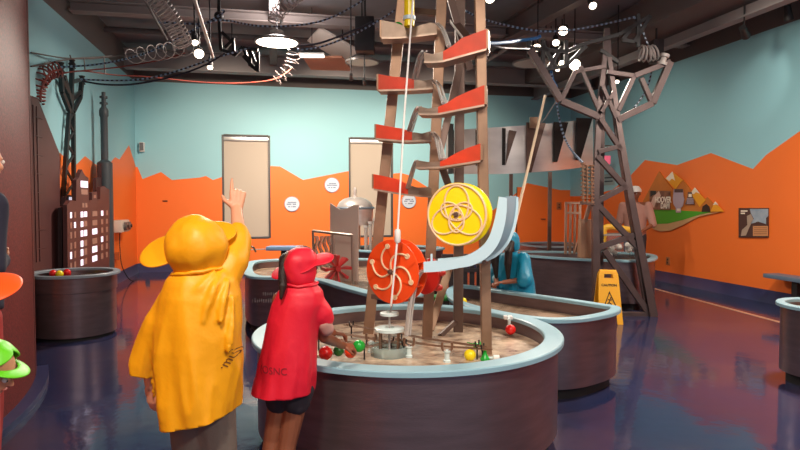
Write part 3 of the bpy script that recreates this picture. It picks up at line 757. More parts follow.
def stream(pts, d0, d1, r=.016):
    n = len(pts); w = [P(x, y, d0+(d1-d0)*i/(n-1)) for i, (x, y) in enumerate(pts)]
    mb = MB()
    for k in range(4):
        o = RT*random.uniform(-.018, .018)+FW*random.uniform(-.03, .03)
        mb.tube([p+o for p in spline(w, 4)], r*random.uniform(.3, .5), 6, r1=r*.6)
    o = mb.build('water_stream', wat, tw); o['kind'] = 'stuff'
stream([(424.5, 52), (421, 57), (418, 66), (415, 79)], 3.78, 4.14)
stream([(419, 107), (416, 112), (413, 121), (410, 131)], 3.78, 4.14)
stream([(416.5, 161), (414, 167), (411, 177), (408, 188)], 3.78, 4.14)
stream([(437, 24), (442, 29), (446, 38), (449, 47)], 4.06, 3.74)
stream([(434, 80), (439, 86), (442, 95), (445, 104)], 4.06, 3.74)
stream([(432, 132), (437, 138), (440, 148), (442.5, 159)], 4.06, 3.74)
stream([(424, 270), (417, 276), (411, 300), (407, 335)], 3.52, 3.62)
# yellow lift tube, green ball in the top flume
a, b = P(409.3, 26.5, 3.98), P(410.2, -8, 3.98)
t = thing('lift_tube', a, 'yellow plastic tube with pale blue collar hanging at the top of the white pole', 'tube')
mb = MB(); mb.lathe(a, [(.026, 0), (.034, 0), (.034, .42), (.026, .42), (.026, 0)], 24); mb.build('tube', yelb, t)
mb = MB(); c = P(409.5, 18.3, 3.98); mb.lathe(Vector((a.x, a.y, c.z)), [(.034, -.012), (.041, -.012), (.041, .012), (.034, .012)], 24); mb.build('collar', chutem, t)
def ball(c, r, m, label, group=None, name='ball'):
    mb = MB(); mb.sphere(c, r, 24, 14); return tag(mb.build(name, m), label, 'ball', group)
ball(P(398, 27.5, 4.165), .037, greenb, 'green ball lying in the grey flume at the top of the tower')
# white guide pole with stacked rings (ball fountain)
C0 = P(389.5, 352, 3.72); C0.z = ZW
st = thing('ball_fountain', C0, 'pale ringed fountain stand with thin white pole rising past the orange wheel', 'fountain')
gl = mat('pale_ring', '#cfe0de', .25)
def ring(py, r, h, name, m=gl):
    z = P(389.5, py, 3.72).z; c = Vector((C0.x, C0.y, z))
    mb = MB(); mb.lathe(c, [(r*.35, 0), (r, 0), (r, h), (r*.9, h+.004), (r*.35, h+.004), (r*.35, 0)], 32); return mb.build(name, m, st), c
rb = P(389.5, 357, 3.72)
mb = MB(); c = Vector((C0.x, C0.y, ZW)); mb.lathe(c, [(.06, .0), (.118, 0), (.125, .06), (.118, .062), (.11, .03), (.07, .025), (.06, .0)], 36); mb.build('base_ring', mat('clear_ring', '#d8ece8', .12, trans=.7), st)
ring(330.5, .093, .017, 'disc'); ring(315, .06, .014, 'disc')
zt = P(389.5, 331, 3.72).z
for k in range(4):
    o = Vector((math.cos(k*PI/2+.5)*.078, math.sin(k*PI/2+.5)*.078, 0))
    mb = MB(); mb.cyl(c+o+UP*.02, Vector((C0.x, C0.y, zt))+o, .0055, 8); mb.build('rod', copper, st)
mb = MB(); mb.tube([c, Vector((C0.x, C0.y, zt+.1)), P(392, 305, 3.7), P(396, 250, 3.52)], .006, 8); mb.build('inner_rod', whitewire, st)
mb = MB(); mb.tube([P(391, 306, 3.52), P(397, 243, 3.5), P(404, 120, 3.75), P(413.3, -6, 3.9)], .0062, 10); mb.build('pole', white, st)
mb = MB(); mb.lathe(P(397.6, 236, 3.5), [(.012, -.04), (.018, -.03), (.018, .03), (.012, .04)], 14); mb.build('collar', white, st)
# ============================================================ WHEELS
def wheel_axes(a):                      # front normal turned to the left by a
    n = -RT*math.sin(a)-FW*math.cos(a); e = RT*math.cos(a)-FW*math.sin(a)
    return n, e
def disc_thing(name, c, R, thick, a, m, label, drum):
    n, e = wheel_axes(a); t = thing(name, c, label, 'wheel')
    for nm, o in (('front_disc', 0), ('back_disc', -thick)):
        mb = MB(); mb.lathe(c+n*o, [(0, -.014), (R, -.014), (R, 0), (0, 0)], 64, axis=n); mb.build(nm, m, t, bevel=.002)
    mb = MB(); mb.lathe(c, [(0, -thick), (drum, -thick), (drum, -.01), (0, -.01)], 40, axis=n); mb.build('drum', m, t)
    mb = MB(); mb.lathe(c, [(0, 0), (.016, 0), (.016, .02), (.009, .03), (0, .03)], 16, axis=n); mb.build('axle_nut', steeld, t)
    return t, n, e
CY = P(456.7, 214.5, 3.5); RY = 31.8*3.5/600
wy, nY, eY = disc_thing('yellow_water_wheel', CY, RY, .095, math.radians(24), yel, 'yellow wheel with cream three-lobed relief cradled by the pale blue chute', RY*.8)
on = lambda C, n, e, x, z, o=.004: C+e*x+UP*z+n*o
def relief(name, pts, r, t, closed=True, m=cream):
    mb = MB(); mb.tube(pts, r, 6, closed=closed); return mb.build(name, m, t)
relief('outer_relief', [on(CY, nY, eY, RY*.955*math.cos(2*PI*k/72), RY*.955*math.sin(2*PI*k/72)) for k in range(72)], .0062, wy)
def trefoil(s, flip):
    out = []
    for k in range(120):
        u = 2*PI*k/120
        x = math.sin(u)+2*math.sin(2*u); y = math.cos(u)-2*math.cos(2*u)
        out.append((x*s, -y*s*flip))
    return out
relief('trefoil_relief', [on(CY, nY, eY, x, z, .005) for x, z in trefoil(RY*.9/3, 1)], .0055, wy)
relief('inner_relief', [on(CY, nY, eY, x, z, .006) for x, z in trefoil(RY*.56/3, -1)], .0052, wy)
relief('hub_relief', [on(CY, nY, eY, x, z, .007) for x, z in trefoil(RY*.22/3, 1)], .0045, wy)
AO = math.radians(36)
CO = P(391.5, 271.8, 3.62); RO = 32.3*3.62/600
wo, nO, eO = disc_thing('orange_water_wheel', CO, RO, .085, AO, wheelor, 'orange paddle wheel with cream curved spokes in front of the left tower legs', RO*.45)
for k in range(6):
    a0 = 2*PI*k/6+2.75; pts = []
    for i in range(13):
        q = i/12; r = RO*(.08+.72*q); a = a0-1.0*q*q
        pts.append(on(CO, nO, eO, r*math.cos(a), r*math.sin(a)))
    mb = MB(); mb.tube(pts, .0062, 6); mb.lathe(pts[-1]-nO*.004, [(0, 0), (.0165, 0), (.0165, .007), (0, .007)], 16, axis=nO); mb.build('curved_spoke', cream, wo)
for k in range(8):
    a = 2*PI*k/8; p = CO+(eO*math.cos(a)+UP*math.sin(a))*RO*.42; q = CO+(eO*math.cos(a+.35)+UP*math.sin(a+.35))*RO*.96
    tv = (q-p).cross(nO).normalized()*.004
    mb = MB(); mb.prism([p+tv, q+tv, q-tv, p-tv], -nO*.085); mb.build('paddle', wheelor, wo, smooth=False)
# red scoop wheel behind the orange one
mb = MB(); c = P(424, 277, 3.85); mb.lathe(c, [(0, -.02), (.11, -.02), (.11, 0), (0, 0)], 36, axis=nO)
t = thing('red_scoop_wheel', c, 'red scoop wheel half hidden behind the orange paddle wheel', 'wheel'); mb.build('disc', mat('scoop_red', '#c22a22', .4), t)
for k in range(6):
    a = k*PI/3+.3; d = eO*math.cos(a)+UP*math.sin(a)
    mb = MB(); mb.sphere(c+d*.1-nO*.05, .035, 12, 8, sc=(1, 1, .7)); mb.build('scoop', mat('scoop_red', '#c22a22'), t)
# axle arms that carry the wheels
mb = MB(); mb.cyl(CY-nY*.09, P(486, 216, 3.74), .014, 10); mb.cyl(CO-nO*.08, P(426, 272, 4.17), .014, 10); mb.build('axle', steeld, tw)
# ============================================================ CHUTE
ch = thing('blue_chute', P(440, 268, 3.5), 'pale blue curved chute sweeping under and around the yellow wheel', 'chute')
inner = [(423.5, 262), (440, 260.5), (458, 257.8), (470, 254), (481, 247.3), (488, 239), (493, 226), (496.5, 211), (498.8, 196.5)]
outer_ = [(423.7, 272.5), (441, 271.3), (459, 268), (472, 265.5), (486, 258.3), (497, 246), (503.5, 230), (506.5, 213), (507, 198)]
dC = 3.47
def arc(L, d): return spline([P(x, y, d) for x, y in L], 5)
I, O = arc(inner, dC), arc(outer_, dC)
off = -nY*.17+RT*.0; off = (RT*.092+FW*.13+UP*.006)
mb = MB(); mb.ribbon(I, O, FW*.014); mb.build('side_plate', chutem, ch)
mb = MB(); mb.ribbon([p+off for p in I], [p+off for p in O], FW*.014); mb.build('side_plate', chutem, ch)
mid = [(i*.25+o*.75) for i, o in zip(I, O)]
mb = MB(); mb.ribbon([p+FW*.014 for p in mid], [p+off for p in mid], Vector((0, 0, .006))); mb.build('channel_floor', mat('chute_floor', '#8fb3c2', .3), ch)
mb = MB(); mb.box(P(431.5, 259, dC+.01), RT*.006, FW*.006, UP*.03); mb.build('peg', chutem, ch)
mb = MB(); mb.cyl(P(484, 262, dC+.06), P(487, 262, DR), .012); mb.build('bracket', steeld, ch)
# ============================================================ LOOSE THINGS IN THE ROUND TABLE
def onw(px, py, r): return PZ(px, py, ZW+r*.8)
ball(onw(470, 355, .036), .036, yelb, 'yellow ball beside the green stopper near the front rim of the round table')
ball(PZ(510.5, 329.5, ZW+.05), .037, redb, 'red ball by the right rim of the round table under the white valve')
ball(PZ(463, 301.5, .60), .036, yelb, 'yellow ball floating in the leaf shaped table behind the tower')
ball(PZ(325.5, 353, .66), .039, redb, 'red ball on the rails under the arm of the red poncho child')
ball(PZ(359, 346, .655), .036, greenb, 'bright green ball beyond the orange ball in the child\'s hand')
ball(PZ(338.5, 351, .63), .031, mat('ball_dark_green', '#1e6b2a', .3), 'dark green ball between the red ball and the hand')
ORB = P(350.5, 352, 3.30)
ball(ORB, .034, orb, 'orange-red ball held in the hand of the red poncho child')
# three-way valve above the red ball
c = PZ(508, 319, ZR); c = c+FW*.0
t = thing('rim_valve', c, 'small white valve clamped on the rim above the red ball', 'valve')
mb = MB(); mb.box(c+UP*.012, RT*.03, FW*.025, UP*.012); mb.build('clamp', white, t, bevel=.004)
mb = MB(); mb.cyl(c+UP*.02, c-FW*.05+UP*.0, .012, 10); mb.cyl(c-FW*.05, c-FW*.05-UP*.045, .01, 10); mb.build('spout', gl, t)
# small tee fittings with two dark prongs
def tee(px, py, label, m=gl):
    c = PZ(px, py, ZW); t = thing('tee_fitting', c, label, 'fitting', 'small pipe fittings in the round table')
    mb = MB(); mb.lathe(c, [(0, 0), (.022, 0), (.022, .012), (.016, .016), (.015, .055), (.022, .06), (.022, .07), (0, .07)], 16); mb.build('stem', m, t)
    for s in (-1, 1):
        mb = MB(); mb.tube(spline([c+UP*.06, c+UP*.075+RT*.025*s, c+UP*.095+RT*.03*s, c+UP*.12+RT*.028*s], 4), .008, 8); mb.build('prong', copper, t)
    return t
tee(447, 362, 'clear tee fitting with two dark prongs standing alone at the middle of the front rim')
tee(409, 357, 'clear tee fitting right beside the ringed fountain base')
tee(371, 352, 'clear tee fitting left of the ringed fountain base, behind the green ball')
c = PZ(485, 360.5, ZW); t = thing('green_stopper', c, 'green stopper with white cap lying right of the yellow ball', 'stopper')
mb = MB(); mb.lathe(c, [(0, 0), (.026, 0), (.03, .012), (.022, .022), (.012, .04), (.009, .06), (0, .062)], 18); mb.build('cone', greenb, t)
mb = MB(); mb.cyl(c+RT*.05+UP*.018, c+RT*.085+UP*.018, .016, 14); mb.build('cap', white, t)
mb = MB(); mb.cyl(c+RT*.015+UP*.016, c+RT*.055+UP*.016, .008, 10); mb.build('neck', gl, t)
c = PZ(475.5, 347.5, ZW); t = thing('green_propeller', c, 'small green propeller floating behind the yellow ball', 'propeller')
mb = MB(); mb.lathe(c, [(0, 0), (.014, 0), (.014, .03), (0, .034)], 14); mb.build('hub', greenb, t)
for k in range(3):
    a = k*2*PI/3+.4; d = RT*math.cos(a)+FW*math.sin(a); q = UP.cross(d)
    mb = MB(); mb.prism([c+d*.01+q*.006+UP*.02, c+d*.055+q*.018+UP*.028, c+d*.055-q*.012+UP*.016, c+d*.01-q*.006+UP*.014], UP*.005); mb.build('blade', greenb, t)
# ball rails on small posts
def rail(pts, label, z=.615):
    w = [PZ(x, y, z) for x, y in pts]; a = w[0]
    t = thing('ball_rail', Vector((a.x, a.y, ZW)), label, 'rail', 'copper ball rails in the round table')
    d = (w[-1]-w[0]).normalized(); s = d.cross(UP)*.013
    for k in (-1, 1):
        mb = MB(); mb.tube(spline([p+s*k for p in w], 4), .0035, 6); mb.build('wire', copper, t)
    for p in (w[0]+d*.06, w[-1]-d*.06):
        mb = MB(); mb.cyl(Vector((p.x, p.y, ZW)), p, .005, 8); mb.build('post', black, t)
        mb = MB(); mb.tube(spline([p-s*1.8+UP*.03, p-s*1.3, p-UP*.008, p+s*1.3, p+s*1.8+UP*.03], 3), .005, 6); mb.build('clip', black, t)
rail([(314, 329), (345, 334), (385, 341), (412, 346)], 'copper ball rail between the child\'s forearm and the fountain')
rail([(316, 357), (342, 352), (380, 344), (398, 339)], 'copper ball rail running under the red and green balls')
rail([(392, 338), (430, 345), (470, 348), (492, 350)], 'copper ball rail running from the fountain to the right tower leg')
rail([(345, 324.5), (385, 331), (430, 339), (486, 347)], 'copper ball rail farthest back, passing behind the fountain', .63)
rail([(312, 336), (340, 340), (372, 347)], 'short copper ball rail nearest the sleeve cuff of the red poncho child', .63)
# balls in the left tub, green bits in leaf table
for px, py, m, l in ((53, 273.5, redb, 'left red ball in the grey-rimmed tub'), (59.5, 274, yelb, 'yellow ball between the two red balls in the grey-rimmed tub'), (67, 272.5, redb, 'right red ball in the grey-rimmed tub')):
    ball(PZ(px, py, .675), .042, m, l)
a, b = PZ(433, 299.5, .58), PZ(455, 300, .58)
mb = MB(); mb.box((a+b)/2+UP*.02, (b-a)/2, FW*.09, UP*.018); tag(mb.build('float_tray', mat('tray_green', '#1f7a34', .4), bevel=.008), 'flat green tray floating left of the yellow ball behind the tower', 'tray')
# ============================================================ LATTICE PYLON (right)
DP = 7.83
pb = P(624, 316.5, DP+.2); pb.z = 0
py_ = thing('lattice_pylon', pb, 'tall grey steel lattice pylon with spreading arms in front of the square water table', 'pylon')
def gz(px, py, d):
    p = P(px, py, d); return p
def pmember(pts, d, w, name='leg', m=pylm, t=None):
    for a, b in zip(pts, pts[1:]):
        da = a[2] if len(a) > 2 else d; db = b[2] if len(b) > 2 else d
        mb = MB(); mb.beam(P(a[0], a[1], da), P(b[0], b[1], db), w, t or w); mb.build(name, m, py_, smooth=False, bevel=.004)
fl_ = lambda px, py, d: (px, 202+ (HC/d)*F*1.0, d)
def leg2(pts, w=.1):
    W_ = [P(x, y, d) for x, y, d in pts]
    W_[0].z = 0.0
    mb = MB()
    for a, b in zip(W_, W_[1:]): mb.beam(a, b+(b-a).normalized()*.02, w*max(.55, 1-.13*a.z), w*.9*max(.55, 1-.13*a.z), w2=w*max(.5, 1-.13*b.z))
    mb.build('leg', pylm, py_, smooth=False)
leg2([(596.5, 317, DP), (595, 200, DP+.02), (599, 110, DP+.1), (604.5, 58, DP+.15), (606, 30, DP+.2)])
leg2([(653, 317, DP), (631, 200, DP+.02), (618.5, 125, DP+.1), (609, 58, DP+.15), (607.5, 30, DP+.2)])
leg2([(600, 309, DP+.30), (601, 200, DP+.28), (603, 115, DP+.28), (606.5, 60, DP+.22)], .07)
leg2([(648, 309, DP+.30), (628, 200, DP+.28), (615.5, 125, DP+.28), (608.5, 60, DP+.22)], .07)
for a, b, w in (((597, 156), (627, 189), .07), ((596, 202), (626, 186), .07), ((597, 204), (640, 250), .07), ((597, 248), (634, 235), .07), ((604, 250), (650, 315), .075), ((603, 314.5), (650, 314.5), .07),
                ((600, 118), (621, 150), .06), ((598, 152), (621, 146), .06), ((602, 85), (616, 118), .05), ((601, 112), (614, 92), .05)):
    pmember([a, b], DP+.03, w, 'brace')
DA = DP+.1
# arms
for a, b, w in (((599, 117), (561, 101), .085), ((561, 101), (530, 50), .085), ((561, 101), (575, 72), .055), ((598, 108), (580, 66), .05), ((575, 72), (606, 66), .05),
                ((617, 120), (652, 103.5), .085), ((652, 103.5), (670, 62), .085), ((670, 62), (634, 76), .07), ((634, 76), (618, 111), .06), ((652, 103.5), (641, 78), .06), ((634, 76), (607, 72), .06)):
    pmember([a, b], DA, w, 'arm')
# dark cable truss at the top
for a, b in (((529, 41), (529, 57)), ((529, 48), (566, 52)), ((543, 40), (543, 70)), ((543, 70), (566, 66)), ((548, 69), (562, 47)), ((543, 45), (556, 68)), ((566, 40), (566, 66)), ((566, 52), (584, 44)), ((566, 66), (586, 46)), ((584, 44), (618, 35)), ((618, 35), (650, 16)), ((622, 40), (634, 42)), ((634, 42), (650, 16)), ((622, 40), (630, 30)), ((638, 14), (638, 47)), ((600, 50), (618, 62))):
    pmember([a, b], DA+.05, .05, 'truss_bar', black)
mb = MB(); mb.lathe(P(664, 58, DA), [(0, -.1), (.065, -.1), (.065, -.06), (.04, -.05), (.04, 0), (.06, .01), (.06, .05), (0, .07)], 16, axis=UP+RT*.3); mb.build('insulator', whitewire, py_)
for dx, top in ((583, 163), (587, 165), (591.5, 165)):
    a, b = P(dx, top, DP-.02), P(dx+.3, 205, DP-.02)
    if dx == 583: bx = thing('spring_insulator', P(587, 206, DP-.02), 'row of three ribbed insulator rods hanging beside the left pylon leg', 'insulator')
    mb = MB()
    mb.cyl(a, b, .015, 8)
    for k in range(11):
        p = a+(b-a)*(k/11); mb.cyl(p, p+(b-a).normalized()*.018, .034, 12)
    mb.build('ribbed_rod', steel, bx)
mb = MB(); mb.box(P(587, 203, DP-.02), RT*.085, FW*.025, UP*.02); mb.cyl(P(591, 204, DP-.02), P(598, 206, DP+.02), .018, 8); mb.build('foot', steeld, bx)
# ============================================================ METAL SHEET WITH FINS
DS = 10.15
ms = thing('fin_panel', P(520, 172, DS), 'curved bare metal sheet with dark triangular fins raised on two brown posts', 'panel')
def sd(px): return DS+.25*((px-520)/70.0)**2-.2
tops = [(446, 131), (470, 129), (500, 127), (530, 125), (560, 122.5), (593, 118)]
bots = [(446, 173.5), (470, 174), (500, 174), (530, 172.5), (560, 170), (593, 166)]
A = spline([P(x, y, sd(x)) for x, y in tops], 5); B = spline([P(x, y, sd(x)) for x, y in bots], 5)
mb = MB(); mb.ribbon(A, B, FW*.012); mb.build('sheet', mat('sheet_metal', '#cfcac5', .3, .65, var=.12, vscale=2, stretch=(1, 1, 3)), ms)
find = mat('fin_dark', '#1c1918', .7)
def fin(x0, x1, x2, y0, y1, y2, m=find, proud=.22):
    a, b, c = P(x0, y0, sd(x0)-.02), P(x1, y0+.5, sd(x1)-.02), P(x2, y2, sd(x2)-.02)
    r = bpy.data.objects.new('fin', None)
    mb = MB(); mb.prism([a, b, c, P(x0, y2, sd(x0)-.02)], -FW*.03)
    return mb.build('fin', m, ms, smooth=False, bevel=.003)
fin(448, 453.5, 452.5, 123.5, 0, 174)
fin(475.5, 478.5, 478, 130, 0, 165.5)
fin(502, 505.5, 505, 128, 0, 165)
mb = MB(); mb.prism([P(509, 130, sd(509)-.05), P(516.5, 131.5, sd(516)-.05), P(505.5, 165, sd(505)-.05)], -FW*.02); mb.build('fin_flap', steeld, ms, smooth=False)
fin(526, 545.5, 531, 122.5, 0, 172.5, steeld)
mb = MB(); mb.prism([P(530, 117, DS-.35), P(538, 117, DS-.35), P(537, 128, DS-.35), P(530, 128, DS-.35)], FW*.05); mb.build('fin_block', steel, ms, smooth=False)
fin(553.5, 568, 557, 122, 0, 162); fin(576, 592, 580, 118, 0, 160)
for x, yb in ((511, 173), (550, 171)):
    a = P(x, yb+1, sd(x)+.04); g = Vector((a.x, a.y, 0))
    mb = MB(); mb.beam(g, a-UP*.0, .055, .05); mb.build('post', steeld, ms, smooth=False)
mb = MB(); mb.cyl(P(506, 262, 5.9), P(545, 96, 7.9), .017, 8)
tag(mb.build('slanted_pole', mat('cream_pole', '#d8c4a8', .4)), 'thin cream pole slanting up from the blue poncho child toward the pylon arm', 'pole')
# ============================================================ THINGS ON THE SQUARE TABLE
c = PZ(621, 254.5, .7)
t = thing('yellow_pipe', P(600, 247, 8.95), 'bent yellow pipe rising from the square table behind the pylon', 'pipe')
DYP = 8.95
pts = spline([P(603, 252, DYP), P(603, 240, DYP), P(603.3, 232, DYP), P(605.5, 227.8, DYP), P(610, 226.8, DYP), P(622, 228.5, DYP), P(632, 230.5, DYP), P(637, 233, DYP), P(639, 240, DYP), P(639, 250, DYP)], 6)
mb = MB(); mb.tube(pts, .045, 14); mb.build('pipe_run', mat('pipe_yellow', '#f0bd3e', .35), t)
for i in (10, len(pts)-14):
    mb = MB(); d = (pts[i+1]-pts[i]).normalized(); mb.cyl(pts[i]-d*.04, pts[i]+d*.04, .055, 14); mb.build('coupling', mat('pipe_yellow', '#f0bd3e'), t)
# clear tub
x0, x1 = 603, 637
dT = 8.72
a, b = P(603, 256.5, dT), P(638.5, 256.5, dT); a.z = b.z = .66
t = thing('clear_tub', (a+b)/2, 'clear plastic splash tub on the square table behind the pylon legs', 'tub')
mb = MB(); q = (b-a); f = FW*.35; H = UP*.36
for p, v in ((a, q), (a+f, q)): mb.prism([p, p+v, p+v+H, p+H], FW*.01)
for p in (a, b): mb.prism([p, p+f, p+f+H, p+H], RT*.01)
mb.build('wall_panel', glassm, t, smooth=False)
mb = MB()
for s in range(10):
    k = random.random(); mb.sphere(a+q*random.random()+f*random.random()+UP*random.uniform(.02, .2), random.uniform(.03, .06), 8, 6)
o = mb.build('foam', mat('foam_white', '#e6dbd2', .4), t); o['kind'] = 'stuff'
mb = MB(); mb.tube([a+H, b+H, b+H+f, a+H+f], .012, 8, closed=True); mb.build('top_edge', whitewire, t)
c = P(573, 260, 8.75); c.z = .7
t = thing('pump_frame', Vector((P(573, 210, 9.3).x, P(573, 210, 9.3).y, .69)), 'pale brown upright pump frame left of the pylon on the square table', 'frame')
o_ = P(573, 210, 9.3)
for px in (566, 570.5, 575, 580):
    mb = MB(); p = P(px, 203, 9.3); mb.beam(Vector((p.x, p.y, .69)), p, .035, .035); mb.build('bar', mat('frame_tan', '#b79a86', .45, .4), t, smooth=False)
for py in (203, 213, 245):
    mb = MB(); mb.beam(P(565, py, 9.28), P(581, py, 9.28), .035, .03); mb.build('rail', mat('frame_tan', '#b79a86'), t, smooth=False)
mb = MB(); mb.beam(P(576, 252, 9.0), P(590, 204, 8.6), .05, .04); mb.build('lever', mat('frame_tan', '#b79a86'), t, smooth=False)
mb = MB(); p = P(586, 231, 8.8); mb.box(Vector((p.x, p.y, .685+.28)), RT*.1, FW*.08, UP*.28); mb.build('column', mat('column_brown', '#a07c63', .5), t, bevel=.01)
# caution sign (folding A-frame)
s0 = PZ(611, 324.5, 0); hS = .645; dep = FW*.28
cs = thing('caution_sign', s0+dep*.5, 'yellow folding wet floor CAUTION sign between the leaf shaped table and the pylon', 'sign')
sx = (RT*.985-FW*.17).normalized(); sy = FW
w0, w1 = .145, .115
tp = s0+dep*.5+UP*hS
for nm, sgn, base in (('front_panel', -1, s0), ('back_panel', 1, s0+dep)):
    b0 = base; t0 = tp+sy*.02*sgn
    def at(u, v, o=0):                 # u across, v up
        w = w0+(w1-w0)*v; n = (sy*sgn+UP*.2).normalized()
        return b0+(t0-b0)*v+sx*u*w+n*o
    mb = MB()
    n = (sy*sgn+UP*.2).normalized()*-.016
    # panel with two feet and a hand slot
    mb.prism([at(-1, .0), at(-.55, .0), at(-.5, .12), at(.5, .12), at(.55, .0), at(1, .0), at(1, .86), at(.45, .86), at(-.45, .86), at(-1, .86)], n)
    mb.prism([at(-1, .86), at(-.45, .86), at(-.4, .94), at(-1, .94)], n); mb.prism([at(.45, .86), at(1, .86), at(1, .94), at(.4, .94)], n)
    mb.prism([at(-1, .94), at(1, .94), at(.86, 1.0), at(-.86, 1.0)], n)
    pnl = mb.build(nm, cautm, cs, smooth=False, bevel=.003)
    if sgn == -1:
        up = (t0-b0).normalized()
        text_at('lettering', 'CAUTION', .040, at(0, .73, .003), sx, up, inkm, pnl, bold=.03)
        mb = MB(); T = [at(-.62, .3, .003), at(.62, .3, .003), at(0, .62, .003)]; c = sum(T, Vector())/3
        Ti = [c+(p-c)*.8 for p in T]
        for i in range(3): mb.prism([T[i], T[(i+1) % 3], Ti[(i+1) % 3], Ti[i]], sy*sgn*.003)
        # slipping figure
        mb.sphere(at(.08, .49, .004), .010, 10, 6, sc=(1, .4, 1))
        for p, q in (((.05, .47), (-.08, .41)), ((-.08, .41), (.1, .38)), ((.1, .38), (.2, .34)), ((-.08, .41), (-.22, .38)), ((.02, .45), (.2, .46)), ((.02, .45), (-.16, .47))):
            mb.cyl(at(*p, .004), at(*q, .004), .006, 6)
        mb.build('warning_triangle', inkm, pnl, smooth=False)
        mb = MB()
        for k in range(6): mb.prism([at(-.6+.2*k, .22, .003), at(-.47+.2*k, .22, .003), at(-.47+.2*k, .25, .003), at(-.6+.2*k, .25, .003)], -sy*.002)
        mb.build('lettering', inkm, pnl, smooth=False)
mb = MB(); mb.cyl(tp-sx*.1, tp+sx*.1, .014, 10); mb.build('hinge', cautm, cs)
# ============================================================ THINGS IN THE TROUGH AND AT THE BACK
DG = 7.2
def slab(pts, d0, d1, th, name, m, parent):
    xs = [p[0] for p in pts]; x0, x1 = min(xs), max(xs)
    w = [P(x, y, d0+(d1-d0)*(x-x0)/(x1-x0)) for x, y in pts]
    mb = MB(); mb.prism(w, FW*th); return mb.build(name, m, parent, smooth=False, bevel=.003)
t = thing('weir_panel', P(340, 280, 7.4), 'tall plain grey weir panel with notched top standing in the trough', 'panel')
slab([(330, 288), (358, 291), (358.5, 205), (353, 205), (347, 208.5), (340, 209.5), (335, 206.5), (330, 203)], 7.3, 7.2, .08, 'panel', mat('panel_greige', '#d2beb2', .45), t)
t = thing('rack_frame', P(336, 284, 6.9), 'steel tube frame with wavy clear sheets beside the red paddle wheel', 'frame')
for a, b in (((313, 231, 7.25), (352, 235.5, 6.9)), ((352, 235.5, 6.9), (353, 287, 6.9)), ((313, 231, 7.25), (314, 273, 7.25)), ((333, 233, 7.08), (334, 281, 7.08))):
    mb = MB(); mb.tube([P(*a), P(*b)], .016, 10); mb.build('tube', mat('rack_steel', '#a39489', .3, .5), t)
wavy = mat('wavy_clear', '#c9bcb2', .1, trans=.75, bump=.6, bscale=9)
for k in range(4):
    x = 316+k*4.6
    p0, p1 = P(x, 236, 7.22-.04*k), P(x+1, 270, 7.22-.04*k)
    pts = [p0+(p1-p0)*(i/14)+RT*.016*math.sin(i*.9+k) for i in range(15)]
    mb = MB(); mb.ribbon([q-RT*.018-FW*.03 for q in pts], [q+RT*.018+FW*.03 for q in pts], FW*.004); mb.build('wavy_sheet', wavy, t)
t = thing('paddle_wheel', P(336, 269, 6.75), 'small dark red paddle wheel in the trough beside the red hood', 'wheel')
c = P(336.5, 268.5, 6.75); ax = (RT*.5-FW).normalized()
mb = MB(); mb.cyl(c-ax*.07, c+ax*.07, .03, 12); mb.build('hub', mat('paddle_red', '#b52424', .35), t)
mb = MB(); mb.beam(c-UP*.03, Vector((c.x, c.y, ZW-.02)), .02); mb.build('stand', steeld, t)
u_, v_ = ax.orthogonal().normalized(), None; v_ = ax.cross(u_)
for k in range(8):
    a = k*PI/4; d = u_*math.cos(a)+v_*math.sin(a); q = ax.cross(d)*.012
    mb = MB(); mb.hexa([c+d*.02-ax*.05-q*.2, c+d*.02+ax*.05-q*.2, c+d*.02+ax*.05+q*.2, c+d*.02-ax*.05+q*.2, c+d*.155-ax*.08-q, c+d*.155+ax*.08-q, c+d*.155+ax*.08+q*2, c+d*.155-ax*.08+q*2])
    mb.build('paddle', mat('paddle_red', '#b52424'), t, bevel=.004)
# far round table with silver kettle and clear pipes
tankH = tank('far_water_table', pxloop([(348, 249), (356, 246), (380, 244.5), (420, 245), (445, 247.5), (420, 250.5), (380, 251)], .74, 5), .74, .09, 'far steel water table with pale rim under the silver dome at the back wall', .66, mwater=waterg)
c = P(355, 232, 9.95); c.z = .68
t = thing('dome_kettle', c, 'silver domed kettle with top knob behind the grey weir panel', 'kettle')
zc = P(355, 208, 9.95).z; R = .30
mb = MB(); cc = Vector((c.x, c.y, zc)); mb.lathe(cc, [(R*.96, -.28), (R, -.1), (R, 0), (R*.98, .04), (R*.86, .1), (R*.6, .155), (R*.25, .18), (0, .185)], 40); mb.build('dome', stain, t)
mb = MB(); mb.lathe(cc, [(R+.012, -.02), (R+.03, 0), (R+.012, .02)], 40); mb.build('band', mat('band_bluegrey', '#8793a0', .35, .5), t)
mb = MB(); mb.lathe(cc+UP*.18, [(0, 0), (.03, 0), (.022, .06), (.03, .1), (.018, .16), (0, .17)], 16); mb.build('knob', stain, t)
mb = MB(); mb.cyl(c, cc-UP*.27, .09, 20); mb.build('stem', stain, t)
for i, px in enumerate((366, 370.5, 375)):
    h0 = (226, 222, 219)[i]; p = P(px, 240, 9.7); top = P(px, h0, 9.7)
    t = thing('clear_pipe', Vector((p.x, p.y, .65)), ('shortest', 'middle', 'tallest')[i]+' of the three clear standing pipes beside the silver dome', 'pipe', 'clear standing pipes')
    mb = MB(); mb.lathe(Vector((p.x, p.y, .65)), [(.024, 0), (.03, 0), (.03, top.z-.65), (.024, top.z-.65), (.024, 0)], 16); mb.build('tube', mat('clear_tube', '#e8e4e0', .1, trans=.7), t)
    mb = MB(); mb.lathe(top, [(.03, -.03), (.04, -.03), (.04, .01), (.03, .01)], 16); mb.build('collar', whitewire, t)
    mb = MB(); mb.lathe(Vector((p.x, p.y, .65)), [(0, 0), (.05, 0), (.05, .02), (0, .02)], 16); mb.build('foot', whitewire, t)
